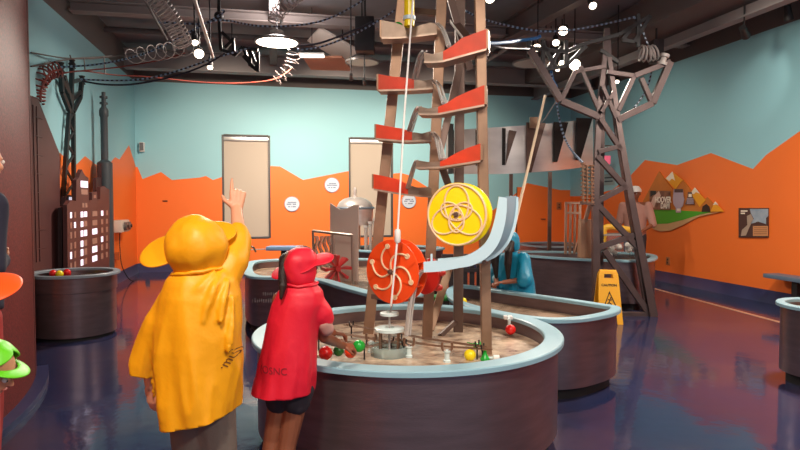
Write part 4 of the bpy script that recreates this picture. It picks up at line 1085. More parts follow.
# blue bench top and red tap at the left end of the trough
e0, e1 = P(268, 248, 9.4), P(300, 248, 9.4)
t = thing('small_bench', Vector(((e0.x+e1.x)/2, (e0.y+e1.y)/2, 0)), 'small blue topped bench at the back beyond the trough', 'bench')
mb = MB(); c = (e0+e1)/2; mb.box(c, (e1-e0)/2, FW*.16, UP*.03); mb.build('seat', mat('bench_blue', '#7291b4', .45), t, bevel=.008)
mb = MB(); mb.box(Vector((c.x, c.y, (c.z-.03)/2)), RT*.04, FW*.04, UP*((c.z-.03)/2)); mb.build('leg', black, t)
c = PZ(246, 262, ZR); t = thing('water_tap', c, 'small tap with red handle on the left rim of the trough', 'tap')
mb = MB(); mb.tube(spline([c, c+UP*.12, c+UP*.2+RT*.04, c+UP*.21+RT*.1, c+UP*.14+RT*.14], 5), .013, 8); mb.build('spout', steeld, t)
mb = MB(); mb.sphere(c+UP*.2, .035, 12, 8, sc=(1, 1, .7)); mb.build('handle', redb, t)
mb = MB(); mb.tube([c+UP*.17, P(268, 249, 9.38)], .008, 6); tag(mb.build('slanted_rod', whitewire), 'thin pale rod from the red tap to the small blue bench', 'rod')
# low dark lattice screen behind the tower
t = thing('dark_screen', P(464, 284, 6.3), 'dark upright lattice screen behind the orange wheel and the tower legs', 'screen')
for i, x in enumerate(range(444, 500, 7)):
    p = P(x, 283, 6.4); mb = MB(); mb.beam(Vector((p.x, p.y, .50)), P(x, 254, 6.4), .05, .03); mb.build('slat', mat('screen_dark', '#2e2326', .5), t, smooth=False)
for y in (256, 270):
    mb = MB(); mb.beam(P(442, y, 6.36), P(500, y, 6.36), .04, .03); mb.build('rail', mat('screen_dark', '#2e2326'), t, smooth=False)
p = P(471, 284, 6.42)
mb = MB(); mb.box(Vector((p.x, p.y, .25)), RT*.3, FW*.05, UP*.25); mb.build('footing', mat('screen_dark', '#2e2326'), t, bevel=.005)
# ============================================================ LEFT SIDE
# big curved brown casing on the left edge
rC = 4.4; ctr = Vector((-3.18-.852*rC, 5.2-.524*rC))
def casing(a, z, k=0): return W(ctr.x+(rC+k)*math.cos(a), ctr.y+(rC+k)*math.sin(a), z)
a0 = math.atan2(.524, .852)
aa = [a0+.015-i*.02 for i in range(32)]
t = thing('curved_casing', casing(a0-.3, 0), 'tall dark red-brown speckled curved casing filling the left edge', 'casing')
mb = MB(); mb.prism([casing(a, .05) for a in aa]+[casing(a, .05, -.12) for a in reversed(aa)], UP*4.5); mb.build('casing_shell', browncase, t)
mb = MB(); mb.prism([casing(a, .0, .09) for a in aa]+[casing(a, .0, -.12) for a in reversed(aa)], UP*.05); mb.build('base_kerb', covem, t)
mb = MB(); s = aa[4]; mb.prism([casing(s, .06, .003), casing(s-.004, .06, .003), casing(s-.004, .06, -.02), casing(s, .06, -.02)], UP*4.4); mb.build('seam_strip', mat('seam_brown', '#4a2320', .5), t)
# sloped brown panel with ladder lines
XP = XL+.13
pp = thing('sloped_panel', Vector((XP, PX(50, 250, XP).y, 0)), 'dark brown panel with sloping right shoulder behind the curved casing', 'panel')
pts = [PX(x, y, XP) for x, y in ((24, 96), (38, 98), (60, 154), (60, 290))]
ztop = pts[0].z
prof = [Vector((XP, pts[0].y-1.1, 0)), Vector((XP, pts[3].y, 0)), Vector((XP, pts[2].y, pts[2].z)), Vector((XP, pts[1].y, pts[1].z)), Vector((XP, pts[0].y-1.1, ztop))]
mb = MB(); mb.prism(prof, Vector((-.11, 0, 0))); mb.build('panel_body', brownpanel, pp, smooth=False, bevel=.006)
mb = MB()
ya, yb_ = PX(33.5, 150, XP).y, PX(37, 150, XP).y; yc = PX(45, 150, XP).y
for k in range(9):
    z = .95+k*.22; mb.beam(Vector((XP+.004, ya, z)), Vector((XP+.004, yb_+.18, z)), .01, .008)
for y in (ya, yb_): mb.beam(Vector((XP+.004, y, .8)), Vector((XP+.004, y, min(3.3, ztop-.06))), .01, .008)
mb.build('ladder', mat('ladder_dark', '#48292a', .5), pp, smooth=False)
# city skyline with white windows: three layers
XC = -2.5
city = thing('city_skyline', Vector((XC, PX(88, 270, XC).y, 0)), 'brown cut-out city skyline with bright white windows against the left wall', 'skyline')
def cp(px, py, x=XC): return PX(px, py, x)
def layer(pts, x, th, name, m):
    w = [cp(a, b, x) for a, b in pts]
    w = [Vector((q.x, q.y, 0)) if b >= 300 else q for q, (a, b) in zip(w, pts)]
    mb = MB(); mb.prism(w, Vector((-th, 0, 0))); return mb.build(name, m, city, smooth=False)
front = layer([(68, 300), (67, 205), (71, 200), (76, 201), (76.5, 180), (79, 177.5), (80.5, 173), (82, 169.5), (83.5, 173), (85.5, 176), (88.5, 178), (89, 201), (92, 200), (92, 193), (97, 191.5), (97.5, 200), (100, 199), (100.5, 187), (104, 186), (109.5, 190), (109.5, 300)], XC, .05, 'front_layer', citym)
back = layer([(62, 300), (62, 208), (65, 206), (65.5, 197), (72, 195), (72.5, 205), (96, 205), (96.5, 178), (101, 177), (101.5, 164), (104, 160.5), (108, 161), (110.5, 168), (110.5, 300)], XC-.12, .05, 'back_layer', mat('city_brown_back', '#3c2224', .5))
# antenna tower
az = cp(104.8, 163, XC-.1); 
mb = MB(); zz = lambda py: cp(104.8, py, XC-.1).z
mb.lathe(Vector((az.x, az.y, 0)), [(0, .0), (.115, .0), (.115, zz(163)), (.055, zz(160)), (.055, zz(118)), (.07, zz(116)), (.07, zz(111)), (.035, zz(107)), (.03, zz(93)), (0, zz(92.5))], 18)
mb.build('antenna_mast', mat('antenna_grey', '#3b4247', .5), city)
for k in range(4):
    mb = MB(); mb.lathe(Vector((az.x, az.y, zz(116-6*k))), [(.03, -.015), (.06, -.015), (.06, .015), (.03, .015), (.03, -.015)], 14); mb.build('antenna_ring', mat('antenna_grey', '#3b4247'), city)
def pane(x0, y0, x1, y1, m, x=XC, par=front, ref=None):
    r = ref if ref else (x0+x1)/2       # rows are level: heights read at one column
    z1, z0 = cp(r, y0, x).z, cp(r, y1, x).z
    ya, yb = cp(x0, y0, x).y, cp(x1, y0, x).y
    q = [Vector((x+.004, ya, z0)), Vector((x+.004, yb, z0)), Vector((x+.004, yb, z1)), Vector((x+.004, ya, z1))]
    mb = MB(); mb.prism(q, Vector((-.012, 0, 0))); mb.build('window_pane', m, par, smooth=False)
random.seed(5)
pane(80.5, 181, 87.5, 187.5, lit); pane(80.8, 189.5, 87.3, 194.5, dimpane)
pane(69, 197, 71.5, 202, lit, XC-.12, back); pane(93.5, 195, 95.5, 198, dimpane)
pane(82, 203, 84, 207.5, dimpane); pane(85, 203, 87, 207.5, dimpane)
rows = [(211.5, 217), (221, 226.5), (230, 236), (240, 246), (248.5, 255), (258.5, 264.5)]
colsx = [(70, 71.6, 0), (74, 75.6, 1), (80.5, 83, 1), (84, 86.8, 0), (92.2, 97, 2), (101, 103, 2), (106, 107.6, 3)]
brightset = {(0, 0), (0, 2), (0, 5), (0, 3), (1, 1), (1, 2), (2, 3), (2, 4), (2, 2), (3, 2), (3, 5), (4, 0), (4, 4), (5, 4), (5, 2), (4, 2)}
for i, (a, b) in enumerate(rows):
    for j, (x0, x1, k) in enumerate(colsx):
        pane(x0, a, x1, b, lit if (i, j) in brightset else dimpane, ref=85)
# black power line pole
XPP = XL+.07
pole = thing('power_pole', Vector((PX(69, 280, XPP).x, PX(69, 280, XPP).y, 0)), 'thin black lattice power pole rising behind the city skyline', 'pole')
def pbar(a, b, w=.05, n='bar'):
    mb = MB(); mb.beam(PX(a[0], a[1], XPP), PX(b[0], b[1], XPP), w, w*.8); mb.build(n, black, pole, smooth=False)
def pleg(x0, y0, x1, y1):
    a, b = PX(x0, y0, XPP), PX(x1, y1, XPP); k = a.z/(a.z-b.z)
    a2 = Vector((a.x, a.y, 0))
    mb = MB(); mb.beam(a2, a, .05, .04); mb.beam(a, b, .05, .04); mb.build('leg', black, pole, smooth=False)
pleg(62.5, 205, 69, 113); pleg(74, 200, 73.2, 113)
ys = [113, 122, 132, 143, 155, 168, 183, 199]
for i, (y0, y1) in enumerate(zip(ys, ys[1:])):
    xl = lambda y: 69-(y-113)*6.5/92; xr = lambda y: 73.2+(y-113)*.8/92
    pbar((xl(y0), y0), (xr(y1), y1), .03, 'brace') if i % 2 else pbar((xr(y0), y0), (xl(y1), y1), .03, 'brace')
for a, b in (((71, 113), (72, 63)), ((70, 112), (62, 92)), ((62, 92), (60.5, 66)), ((73, 112), (80, 98)), ((80, 98), (82, 79)), ((64, 76), (71, 104)), ((72, 82), (80, 80)), ((71, 98), (62, 80)), ((72, 100), (80, 92))):
    pbar(a, b, .055, 'arm')
for x, y in ((72, 64), (61, 67), (82, 80)):
    mb = MB(); p = PX(x, y, XPP); mb.lathe(p, [(0, -.06), (.05, -.06), (.03, -.03), (.05, 0), (.03, .03), (.045, .06), (0, .07)], 12); mb.build('insulator', black, pole)
# ============================================================ OVERHEAD WIRES AND COILS
def wire(name, pts, r, m, label, cat='wire', beads=None, group='overhead wires'):
    w = spline([P(*p) for p in pts], 10); t = None
    mb = MB(); mb.tube(w, r, 6)
    o = mb.build(name, m); tag(o, label, cat, group)
    if beads:
        L = 0; out = MB(); nxt = 0; n = 0
        for a, b in zip(w, w[1:]):
            l = (b-a).length; s = nxt-L
            while s <= l:
                d = (b-a).normalized(); p = a+d*s; out.cyl(p-d*beads*.22, p+d*beads*.22, r*1.3, 6); n += 1; s += beads
            nxt = L+s; L += l
        q = out.build('pale_bead', beadm, o); q['kind'] = 'stuff'
    return o
wire('bead_cable', [(62, 67, 8.0), (100, 64, 8.0), (140, 55, 7.8), (170, 42, 7.6), (220, 15, 7.4), (222, 10, 7.4)], .0105, blkwire, 'dark beaded cable from the black pole up past the white coil', beads=.062)
wire('bead_cable', [(82, 79.5, 8.0), (120, 80.5, 8.0), (150, 78, 8.0), (180, 70, 8.0), (215, 58, 8.0), (250, 48, 8.2)], .0105, blkwire, 'lower dark beaded cable from the right arm of the black pole', beads=.062)
wire('power_cable', [(82, 81, 8.0), (105, 84.5, 8.0), (135, 84, 8.0), (175, 76, 8.0), (205, 65, 8.0), (225, 53, 8.0)], .012, blkwire, 'plain black cable sagging lowest between the black pole and the lattice bracket')
wire('red_cable', [(52, 74, 7.6), (80, 71, 7.8), (120, 67, 8.0), (160, 60, 8.0), (185, 53, 8.0)], .009, redwire, 'red cable rising from the red coil to the white coil')
wire('red_cable', [(52, 76, 7.6), (80, 71, 7.8), (115, 75, 8.2), (150, 77, 8.4), (200, 82, 8.8), (240, 83, 9.0), (275, 79, 9.0), (292, 68, 9.0)], .009, redwire, 'long red cable running low across the back wall to the hanging wire coil')
GW = wire('grey_wire', [(31, 52.5, 7.2), (70, 58.5, 8.0), (110, 57, 8.6), (150, 50, 8.6)], .01, greywire, 'upper thin grey wire above the black power pole')
wire('grey_wire', [(31, 66.5, 7.2), (70, 59, 8.0), (90, 57.5, 8.3), (112, 56, 8.6)], .01, greywire, 'lower thin grey wire meeting the upper one above the black power pole')
for x, y0, y1 in ((45, 65, 73), (84, 58, 70), (104, 57, 74), (48, 53, 55), (70, 55, 59)):
    mb = MB(); mb.tube([P(x, y0, 8.0), P(x+1, y1, 8.0)], .009, 6); mb.build('drop_wire', greywire, GW)
wire('bead_cable', [(160, 22, 7.4), (200, 24, 7.4), (222, 20, 7.5), (260, 26, 8.0), (300, 25, 8.0), (330, 18, 8.0), (360, 2, 8.0), (368, -6, 8.0)], .0105, blkwire, 'dark beaded cable sagging above the bright round lamp', beads=.062)
wire('bead_cable', [(298, 50, 8.4), (320, 47, 8.4), (350, 36, 8.4), (378, 21, 8.4), (395, 10, 8.4)], .0105, blkwire, 'dark beaded cable from the round lamp up to the tower', beads=.062)
wire('power_cable', [(296, 46, 8.4), (320, 43, 8.4), (350, 32, 8.4), (372, 22, 8.4)], .014, blkwire, 'plain black cable just above the beaded one right of the round lamp')
wire('bead_cable', [(466, 11, 7.6), (480, 18, 7.8), (505, 25, 8.0), (540, 31, 8.0), (570, 30, 8.0), (600, 25, 8.0), (635, 17, 8.0)], .0115, blkwire, 'dark beaded cable from the tower over the pylon arm', beads=.062)
wire('blue_tube', [(487, 43.5, 7.0), (505, 42.5, 7.4), (520, 40.5, 7.8), (535, 38.5, 8.0), (541, 36, 8.0)], .022, bluewire, 'bright blue tube from the tower to the pylon arm')
wire('power_cable', [(488, 45, 6.6), (505, 48, 7.0), (530, 49, 7.9)], .012, blkwire, 'thin black cable sagging from the top right flume to the pylon arm tip')
wire('bead_cable', [(635, 18, 8.0), (641, 26, 8.0), (646, 40, 8.0), (650, 48, 8.0)], .0105, blkwire, 'short dark beaded cable dropping beside the right pylon arm', beads=.06)
wire('bead_cable', [(551, 70, 8.2), (552.5, 80, 8.3), (556, 100, 8.6), (562, 130, 8.8), (570, 148, 8.6), (583, 163, 7.8)], .013, blkwire, 'dark beaded cable hanging in front of the metal fin panel', beads=.06)
wire('bead_cable', [(652, 70, 8.2), (648, 85, 8.3), (640, 100, 8.3), (622, 122, 8.3), (610, 138, 8.3)], .012, blkwire, 'dark beaded cable hanging through the right pylon arm', beads=.06)
wire('blue_tube', [(551, 70, 8.2), (553, 80, 8.3), (557, 87, 8.3)], .018, bluewire, 'short blue tube hanging from the left pylon arm')
wire('white_line', [(557, 100, 8.2), (546, 117, 8.6), (540, 124, 8.8)], .006, whitewire, 'thin white line from the pylon arm to the fin panel')
def coil(pts, R, turns, r, m, name, label, rails=0, group=None):
    w = spline([P(*p) for p in pts], 12); N = len(w)
    out = []; S = turns*12
    x = None
    for i in range(S+1):
        u = i/S*(N-1); k = min(int(u), N-2); f = u-k; p = w[k].lerp(w[k+1], f); d = (w[k+1]-w[k]).normalized()
        x = (x-d*x.dot(d)).normalized() if x is not None else d.orthogonal().normalized()
        y = d.cross(x); a = 2*PI*i/12
        out.append(p+(x*math.cos(a)+y*math.sin(a))*R)
    mb = MB(); mb.tube(out, r, 5)
    if rails:
        t = thing(name, w[0], label, 'coil', group); mb.build('spiral_wire', m, t)
        for k in range(rails):
            mb = MB(); L = []
            x = None
            for i in range(N):
                d = (w[min(i+1, N-1)]-w[max(i-1, 0)]).normalized()
                x = (x-d*x.dot(d)).normalized() if x is not None else d.orthogonal().normalized()
                y = d.cross(x); a = 2*PI*k/rails+.6; L.append(w[i]+(x*math.cos(a)+y*math.sin(a))*R)
            mb.tube(L, r*1.1, 5); mb.build('rail_wire', m, t)
        return t
    return tag(mb.build(name, m), label, 'coil', group)
coil([(36, 103, 7.5), (36, 92, 7.5), (40, 80, 7.5), (47, 72, 7.6), (58, 69.5, 7.7)], .1, 12, .012, mat('coil_red', '#7c3a32', .5), 'wire_coil', 'dark red wire coil arching over the top of the sloped brown panel', 3)
coil([(152, -6, 6.4), (166, 12, 6.5), (177, 30, 6.6), (184, 45, 6.7)], .1, 16, .0075, whitewire, 'wire_coil', 'thick white wire coil with rails coming down at the top left', 3)
coil([(186, 47, 6.8), (172, 50, 7.2), (160, 52, 7.4), (145, 54, 7.6), (130, 57, 7.8)], .095, 6, .0055, whitewire, 'wire_coil', 'loose open white wire loops left of the brightest spotlight')
coil([(298, -6, 7.4), (287, 4, 7.5), (277, 14, 7.6), (275, 22, 7.6)], .09, 11, .006, whitewire, 'wire_coil', 'white wire coil above the bright round lamp', 2)
coil([(294, 48, 8.9), (293, 60, 9.0), (287, 71, 9.0), (276, 79, 9.0)], .1, 7, .0032, mat('coil_pinkgrey', '#6f625f', .5), 'wire_coil', 'thin grey wire coil hanging below the bright round lamp')
coil([(640, 53, 8.0), (648, 54, 8.0), (656, 52, 8.0)], .1, 5, .012, whitewire, 'wire_coil', 'small white wire coil at the right pylon arm tip')
# white conduit at top left
mb = MB(); mb.cyl(P(192, -8, 5.9), P(213, 57, 7.9), .02, 10)
tag(mb.build('ceiling_pipe', whitewire), 'thin white pipe slanting down from the top edge beside the white coil', 'pipe')
mb = MB(); mb.cyl(P(146, 2, 6.6), P(167, 40, 7.4), .014, 8); tag(mb.build('ceiling_pipe', greywire), 'thin grey pipe left of the white coil', 'pipe')
# dark lattice bracket hanging from the ceiling
DB = 8.2
t = thing('lattice_bracket', P(219, 20, DB), 'black lattice bracket arm hanging left of the bright round lamp', 'bracket')
for a, b in (((219, 16), (221, 50)), ((219, 16), (219, -4)), ((222, 32), (233, 43)), ((221, 50), (234, 54)), ((233, 38), (234, 56)), ((234, 56), (243, 47)), ((243, 47), (250, 65)), ((250, 65), (258, 71)), ((258, 52), (258, 72)), ((243, 48), (258, 50)), ((225, 48), (233, 40)), ((250, 50), (250, 66)), ((251, 52), (258, 70)), ((243, 56), (256, 70))):
    mb = MB(); mb.beam(P(a[0], a[1], DB), P(b[0], b[1], DB), .04, .035); mb.build('bar', black, t, smooth=False)
mb = MB(); mb.sphere(P(219, 16, DB), .065, 14, 10); mb.build('joint', black, t)
mb = MB(); p = P(219, -4, DB); mb.beam(p, Vector((p.x, p.y, ZC)), .05, .05); mb.build('hanger', black, t)
# ============================================================ PEOPLE
def hand(mb, wrist, d, nrm, L, curls, side=1, thumb=35):
    """palm and five fingers; d along the hand, nrm out of the back of the hand, side = where the thumb sits"""
    d = Vector(d).normalized(); nrm = Vector(nrm); nrm = (nrm-d*nrm.dot(d)).normalized(); s = d.cross(nrm).normalized()*side
    pl = L*.52; r = L*.055
    wrist = Vector(wrist)
    for k, u in enumerate((-.30, -.1, .1, .30)):       # thumb side first
        kn = wrist+d*pl*(.96 if k in (1, 2) else .9)+s*(-u)*L*.55
        mb.cap(wrist+d*L*.04+s*(-u)*L*.3, kn, r*1.45, r*1.3, 8)
        fl = (.40, .45, .42, .33)[k]*L; c = curls[k]
        p = kn; ang = 0
        for j, f in enumerate((.45, .31, .24)):
            ang += math.radians(c*(.8, 1.1, .8)[j])
            v = d*math.cos(ang)-nrm*math.sin(ang)+s*(-u)*.18
            q = p+v.normalized()*fl*f
            mb.cap(p, q, r*(1.12, 1.0, .9)[j], r*(1.0, .9, .75)[j], 8); p = q
    b = wrist+d*L*.14+s*L*.17
    a = math.radians(thumb); v1 = (d*math.cos(a)+s*math.sin(a)-nrm*.25).normalized()
    q = b+v1*L*.2; v2 = (d*math.cos(a*.5)+s*math.sin(a*.5)-nrm*.4).normalized()
    mb.cap(b, q, r*1.5, r*1.15, 8); mb.cap(q, q+v2*L*.17, r*1.15, r*.85, 8)
def headmesh(mb, c, h, fwd, up):
    """h = height of head; fwd, up orthonormal"""
    fwd = Vector(fwd).normalized(); up = Vector(up); up = (up-fwd*up.dot(fwd)).normalized(); rt = fwd.cross(up)
    R = Matrix((rt, fwd, up)).transposed()
    mb.sphere(c+up*h*.09-fwd*h*.03, h*.5, 20, 14, (.74, .88, .80), R)
    mb.sphere(c-up*h*.17+fwd*h*.08, h*.5, 16, 12, (.58, .66, .66), R)
    mb.sphere(c-up*h*.38+fwd*h*.27, h*.1, 10, 8, (1.1, .8, .8), R)           # chin
    mb.cap(c+fwd*h*.40+up*h*.03, c+fwd*h*.47-up*h*.1, h*.035, h*.055, 8)     # nose
    for s in (-1, 1):
        mb.sphere(c+rt*h*.37*s-up*h*.04-fwd*h*.02, h*.1, 10, 8, (.3, .6, 1), R)
        mb.sphere(c+rt*h*.15*s+fwd*h*.33+up*h*.07, h*.09, 10, 8, (1.3, .5, .5), R)   # brow
        mb.sphere(c+rt*h*.2*s+fwd*h*.27-up*h*.12, h*.11, 10, 8, (1, .8, .9), R)
    return rt, fwd, up
def face_parts(c, h, rt, fwd, up, parent):
    for s in (-1, 1):
        mb = MB(); mb.sphere(c+rt*h*.155*s+fwd*h*.395, h*.05, 10, 8); e = mb.build('eye', mat('eye_white', '#e9e4de', .3), parent)
        mb = MB(); mb.sphere(c+rt*h*.155*s+fwd*h*.43, h*.025, 8, 6); mb.build('iris', mat('iris_dark', '#2a1a12', .3), e)
    mb = MB(); mb.sphere(c+fwd*h*.40-up*h*.23, h*.09, 12, 8, (1, .35, .25), Matrix((rt, fwd, up)).transposed()); mb.build('mouth', mat('lip', '#a8564c', .5), parent)
def person(name, base, label, J, m, headh, fwd, up, hands=(), voxel=.006, sc=1.0, face=True, barefoot=False, cat='person'):
    """J: joints in room coordinates"""
    root = thing(name, base, label, cat)
    mb = MB(); s = sc
    mb.chain([J['pelvis'], J['waist'], J['chest'], J['neck0']], [.105*s, .095*s, .11*s, .06*s])
    mb.cap(J['shL'], J['shR'], .055*s, .055*s)
    mb.cap(J['neck0'], J['head']-Vector(up)*headh*.2, .048*s, .044*s)
    fr = headmesh(mb, J['head'], headh, fwd, up)
    for k in 'LR':
        mb.chain([J['sh'+k], J['el'+k], J['wr'+k]], [.048*s, .037*s, .026*s])
        mb.chain([J['hip'+k], J['kn'+k], J['an'+k]], [.08*s, .055*s, .036*s])
        mb.cap(J['pelvis'], J['hip'+k], .09*s, .08*s)
        a = J['an'+k]; t = J['toe'+k]; mb.cap(Vector((a.x, a.y, .035*s)), Vector((t.x, t.y, .03*s)), .034*s, .028*s); mb.cap(a, Vector((a.x, a.y, .04*s)), .034*s, .034*s)
    for k, d, nrm, L, curls, side, th in hands: hand(mb, J['wr'+k], d, nrm, L, curls, side, th)
    o = mb.build('body', m, root); remesh(o, voxel, 3)
    if face: face_parts(J['head'], headh, *fr, root)
    return root, fr
def legs_cloth(J, name, m, root, r0, r1, r2, to='an', s=1, voxel=.009):
    mb = MB()
    mb.cap(J['waist'], J['pelvis'], .108*s, .118*s)
    for k in 'LR':
        mb.cap(J['pelvis'], J['hip'+k], .105*s, r0)
        if to == 'an': mb.chain([J['hip'+k], J['kn'+k], J['an'+k]], [r0, r1, r2])
        else:
            q = J['hip'+k].lerp(J['kn'+k], .22); mb.cap(J['hip'+k], q, r0, r1)
    o = mb.build(name, m, root); remesh(o, voxel, 4, .006, 9); return o
def shoes(J, m, root, s=1):
    for k in 'LR':
        a, t = J['an'+k], J['toe'+k]; d = (Vector((t.x, t.y, 0))-Vector((a.x, a.y, 0))).normalized()
        mb = MB(); mb.cap(Vector((a.x, a.y, .045*s))-d*.02, Vector((t.x, t.y, .042*s))+d*.01, .045*s, .04*s); mb.cap(Vector((a.x, a.y, .05*s)), Vector((a.x, a.y, .09*s)), .046*s, .048*s)
        o = mb.build('shoe', m, root); remesh(o, .007, 3)
        for v in o.data.vertices:
            if v.co.z < .004: v.co.z = .004
def garment(name, m, root, lofts=(), caps=(), ells=(), voxel=.009, disp=.012, dsc=7, it=5, dst=(1, 1, .3), cuts=(), zfall=None):
    mb = MB()
    for L in lofts: mb.loft(L)
    for c in caps: mb.cap(*c)
    for q in ells: mb.sphere(*q)
    o = mb.build(name, m, root); remesh(o, voxel, it)
    org = world_org(o); me = o.data
    if disp:
        ns = [v.normal.copy() for v in me.vertices]
        for v, nn in zip(me.vertices, ns):
            w = v.co+org; k = 1.0
            if zfall: k = max(.35, min(1.6, (zfall[0]-w.z)/zfall[1]))
            q = Vector((w.x*dst[0], w.y*dst[1], w.z*dst[2]))*dsc
            r1 = 1-2*abs(noise.noise(q)); r2 = 1-2*abs(noise.noise(q*1.9+Vector((5, 3, 1))))
            v.co += nn*disp*k*(.55*r1+.35*r2-.4)
    if cuts:
        bm = bmesh.new(); bm.from_mesh(me)
        for co, no, sel in cuts:
            fs = [f for f in bm.faces if sel is None or sel(f.calc_center_median()+org)]
            g = set(fs)
            for f in fs: g.update(f.edges); g.update(f.verts)
            bmesh.ops.bisect_plane(bm, geom=list(g), plane_co=Vector(co)-org, plane_no=no, clear_outer=True)
        bm.to_mesh(me); bm.free()
        sd = o.modifiers.new('thick', 'SOLIDIFY'); sd.thickness = .005; sd.offset = -1
    return o
def pxrings(L, d):
    k = d/F; return [(P(cx, py, d), RT*hw*k, FW*hd) for cx, py, hw, hd in L]
def hood(root, c, fwd, up, rx, ry, rz, m, drop=.5, openang=62, neck=.55, name='hood'):
    """open fronted hood shell, thickened; hangs to the neck"""
    fwd = Vector(fwd).normalized(); up = Vector(up); up = (up-fwd*up.dot(fwd)).normalized(); rt = fwd.cross(up)
    mb = MB(); NA, NE = 40, 22; grid = []
    for j in range(NE+1):
        el = math.radians(90-j*(90+62)/NE); row = []
        oa = math.radians(openang)*max(0, min(1, (math.radians(62)-el)/math.radians(40)))
        for i in range(NA+1):
            az = oa+(2*PI-2*oa)*i/NA
            k = math.cos(el) if el > -.2 else math.cos(.2)-(abs(el)-.2)*.28
            x = math.sin(az)*k*rx; y = math.cos(az)*k*ry; z = math.sin(el)*rz*(1.0 if el > 0 else 1.08)
            p = c+rt*x+fwd*y+up*z
            w = noise.noise(p*13)*.010+noise.noise(p*27)*.004
            row.append(mb.b.verts.new(p+(p-c).normalized()*w))
        grid.append(row)
    for A, B in zip(grid, grid[1:]):
        for i in range(NA): mb._f([A[i], A[i+1], B[i+1], B[i]])
    bmesh.ops.remove_doubles(mb.b, verts=mb.b.verts, dist=1e-4)
    o = mb.build(name, m, root); sd = o.modifiers.new('thick', 'SOLIDIFY'); sd.thickness = .006; sd.offset = -1
    su = o.modifiers.new('sub', 'SUBSURF'); su.levels = su.render_levels = 1
    return o
def brim(root, c, fwd, up, rx, ry, wfn, m, droop=.25, name='brim', parent=None):
    fwd = Vector(fwd).normalized(); up = Vector(up); up = (up-fwd*up.dot(fwd)).normalized(); rt = fwd.cross(up)
    mb = MB(); N = 72; M = 6; rows = []
    for i in range(N):
        a = 2*PI*i/N; w = wfn(a); out = rt*math.sin(a)+fwd*math.cos(a); p0 = c+rt*math.sin(a)*rx+fwd*math.cos(a)*ry
        rows.append([mb.b.verts.new(p0+out*(-.015+(w+.015)*j/M)-up*droop*w*(j/M)**2) for j in range(M+1)])
    for i in range(N):
        A, B = rows[i], rows[(i+1) % N]
        for j in range(M): mb._f([A[j], A[j+1], B[j+1], B[j]])
    o = mb.build(name, m, root); sd = o.modifiers.new('thick', 'SOLIDIFY'); sd.thickness = .007; sd.offset = 0
    su = o.modifiers.new('sub', 'SUBSURF'); su.levels = su.render_levels = 1
    return o
def lobe(a, a0, w, e): 
    d = abs((a-a0+PI) % (2*PI)-PI); return w*max(0, 1-(d/e)**2)**.6 if d < e else 0
def cloth_text(s, size, origin, xdir, ydir, target, m, parent, ndir, sx=1):
    """letters laid on the cloth surface along ndir"""
    me = textmesh(s, size, 0); x = Vector(xdir).normalized(); y = Vector(ydir).normalized()
    bm = bmesh.new(); bm.from_mesh(target.data); tw_ = world_org(target); bmesh.ops.translate(bm, verts=bm.verts, vec=tw_)
    bv = BVHTree.FromBMesh(bm); bm.free()
    b2 = bmesh.new(); b2.from_mesh(me); bmesh.ops.triangulate(b2, faces=b2.faces); bmesh.ops.subdivide_edges(b2, edges=b2.edges, cuts=1)
    n = Vector(ndir).normalized(); po = world_org(parent)
    for v in b2.verts:
        p = Vector(origin)+x*v.co.x*sx+y*v.co.y
        h = bv.ray_cast(p-n*.6, n)
        v.co = (h[0]-n*.003 if h[0] is not None else p)-po
    me2 = bpy.data.meshes.new('lettering'); b2.to_mesh(me2); b2.free(); me2.materials.append(m); bpy.data.meshes.remove(me)
    o = bpy.data.objects.new('lettering', me2); COL.objects.link(o); o.parent = parent; return o
def hair_tail(root, pts, rr, m, name='hair'):
    mb = MB(); mb.chain([Vector(p) for p in pts], rr); o = mb.build(name, m, root); return remesh(o, .006, 2, .004, 22, (1, 1, .15))
# ------------------------------------------------------------ yellow poncho child
D = 2.3
def vz(v, z): return Vector((v.x, v.y, z))
hip = P(203, 396, D)
J = dict(pelvis=P(203, 386, D), waist=P(203, 350, D), chest=P(201, 308, D), neck0=P(200, 276, D), head=P(197, 246, D+.01),
         shL=P(177, 295, D), shR=P(224, 286, D+.02), elL=P(147, 345, D+.02), wrL=P(151, 384, D), elR=P(239.5, 243, D+.12), wrR=P(236.5, 210, D+.25),
         hipL=P(190, 398, D), hipR=P(214, 398, D))
for k in 'LR':
    h = J['hip'+k]; J['kn'+k] = vz(h+FW*.03, .39); J['an'+k] = vz(h+FW*.0, .075); J['toe'+k] = vz(h+FW*.15+RT*(.03 if k == 'R' else -.03), .03)
base = vz(P(203, 396, D), 0)
fwdY = (FW*.93-RT*.28+UP*.25).normalized(); upY = (UP-RT*.14-FW*.2).normalized()
up_dir = (UP*.95+FW*.25+RT*.02).normalized()
yc, fr = person('person', base, 'child in a yellow hooded poncho seen from behind, right arm raised and pointing up', J, skin, .215, fwdY, upY,
    hands=[('R', up_dir, -FW+RT*.3, .155, (2, 72, 78, 80), -1, 55), ('L', (-UP+RT*.12), -FW-RT*.6, .15, (22, 25, 28, 30), 1, 30)], voxel=.0045, sc=.92)
legs_cloth(J, 'trousers', trou, yc, .085, .074, .062)
shoes(J, rubber, yc)
YR = [(262, 198, 15, .06), (270, 199, 25, .085), (279, 201, 35, .115), (295, 201, 40, .14), (320, 200, 43.5, .155), (345, 199, 44, .165), (372, 200, 41.5, .172), (395, 200.5, 40, .175), (440, 203, 34, .17)]
def back_pt(px, py):
    for p, q in zip(YR, YR[1:]):
        if p[0] <= py <= q[0]:
            f = (py-p[0])/(q[0]-p[0]); cx, hw, hd = [p[i]+(q[i]-p[i])*f for i in (1, 2, 3)]
            return P(px, py, D-hd*math.sqrt(max(.05, 1-((px-cx)/hw)**2))+.0095)
YF = []
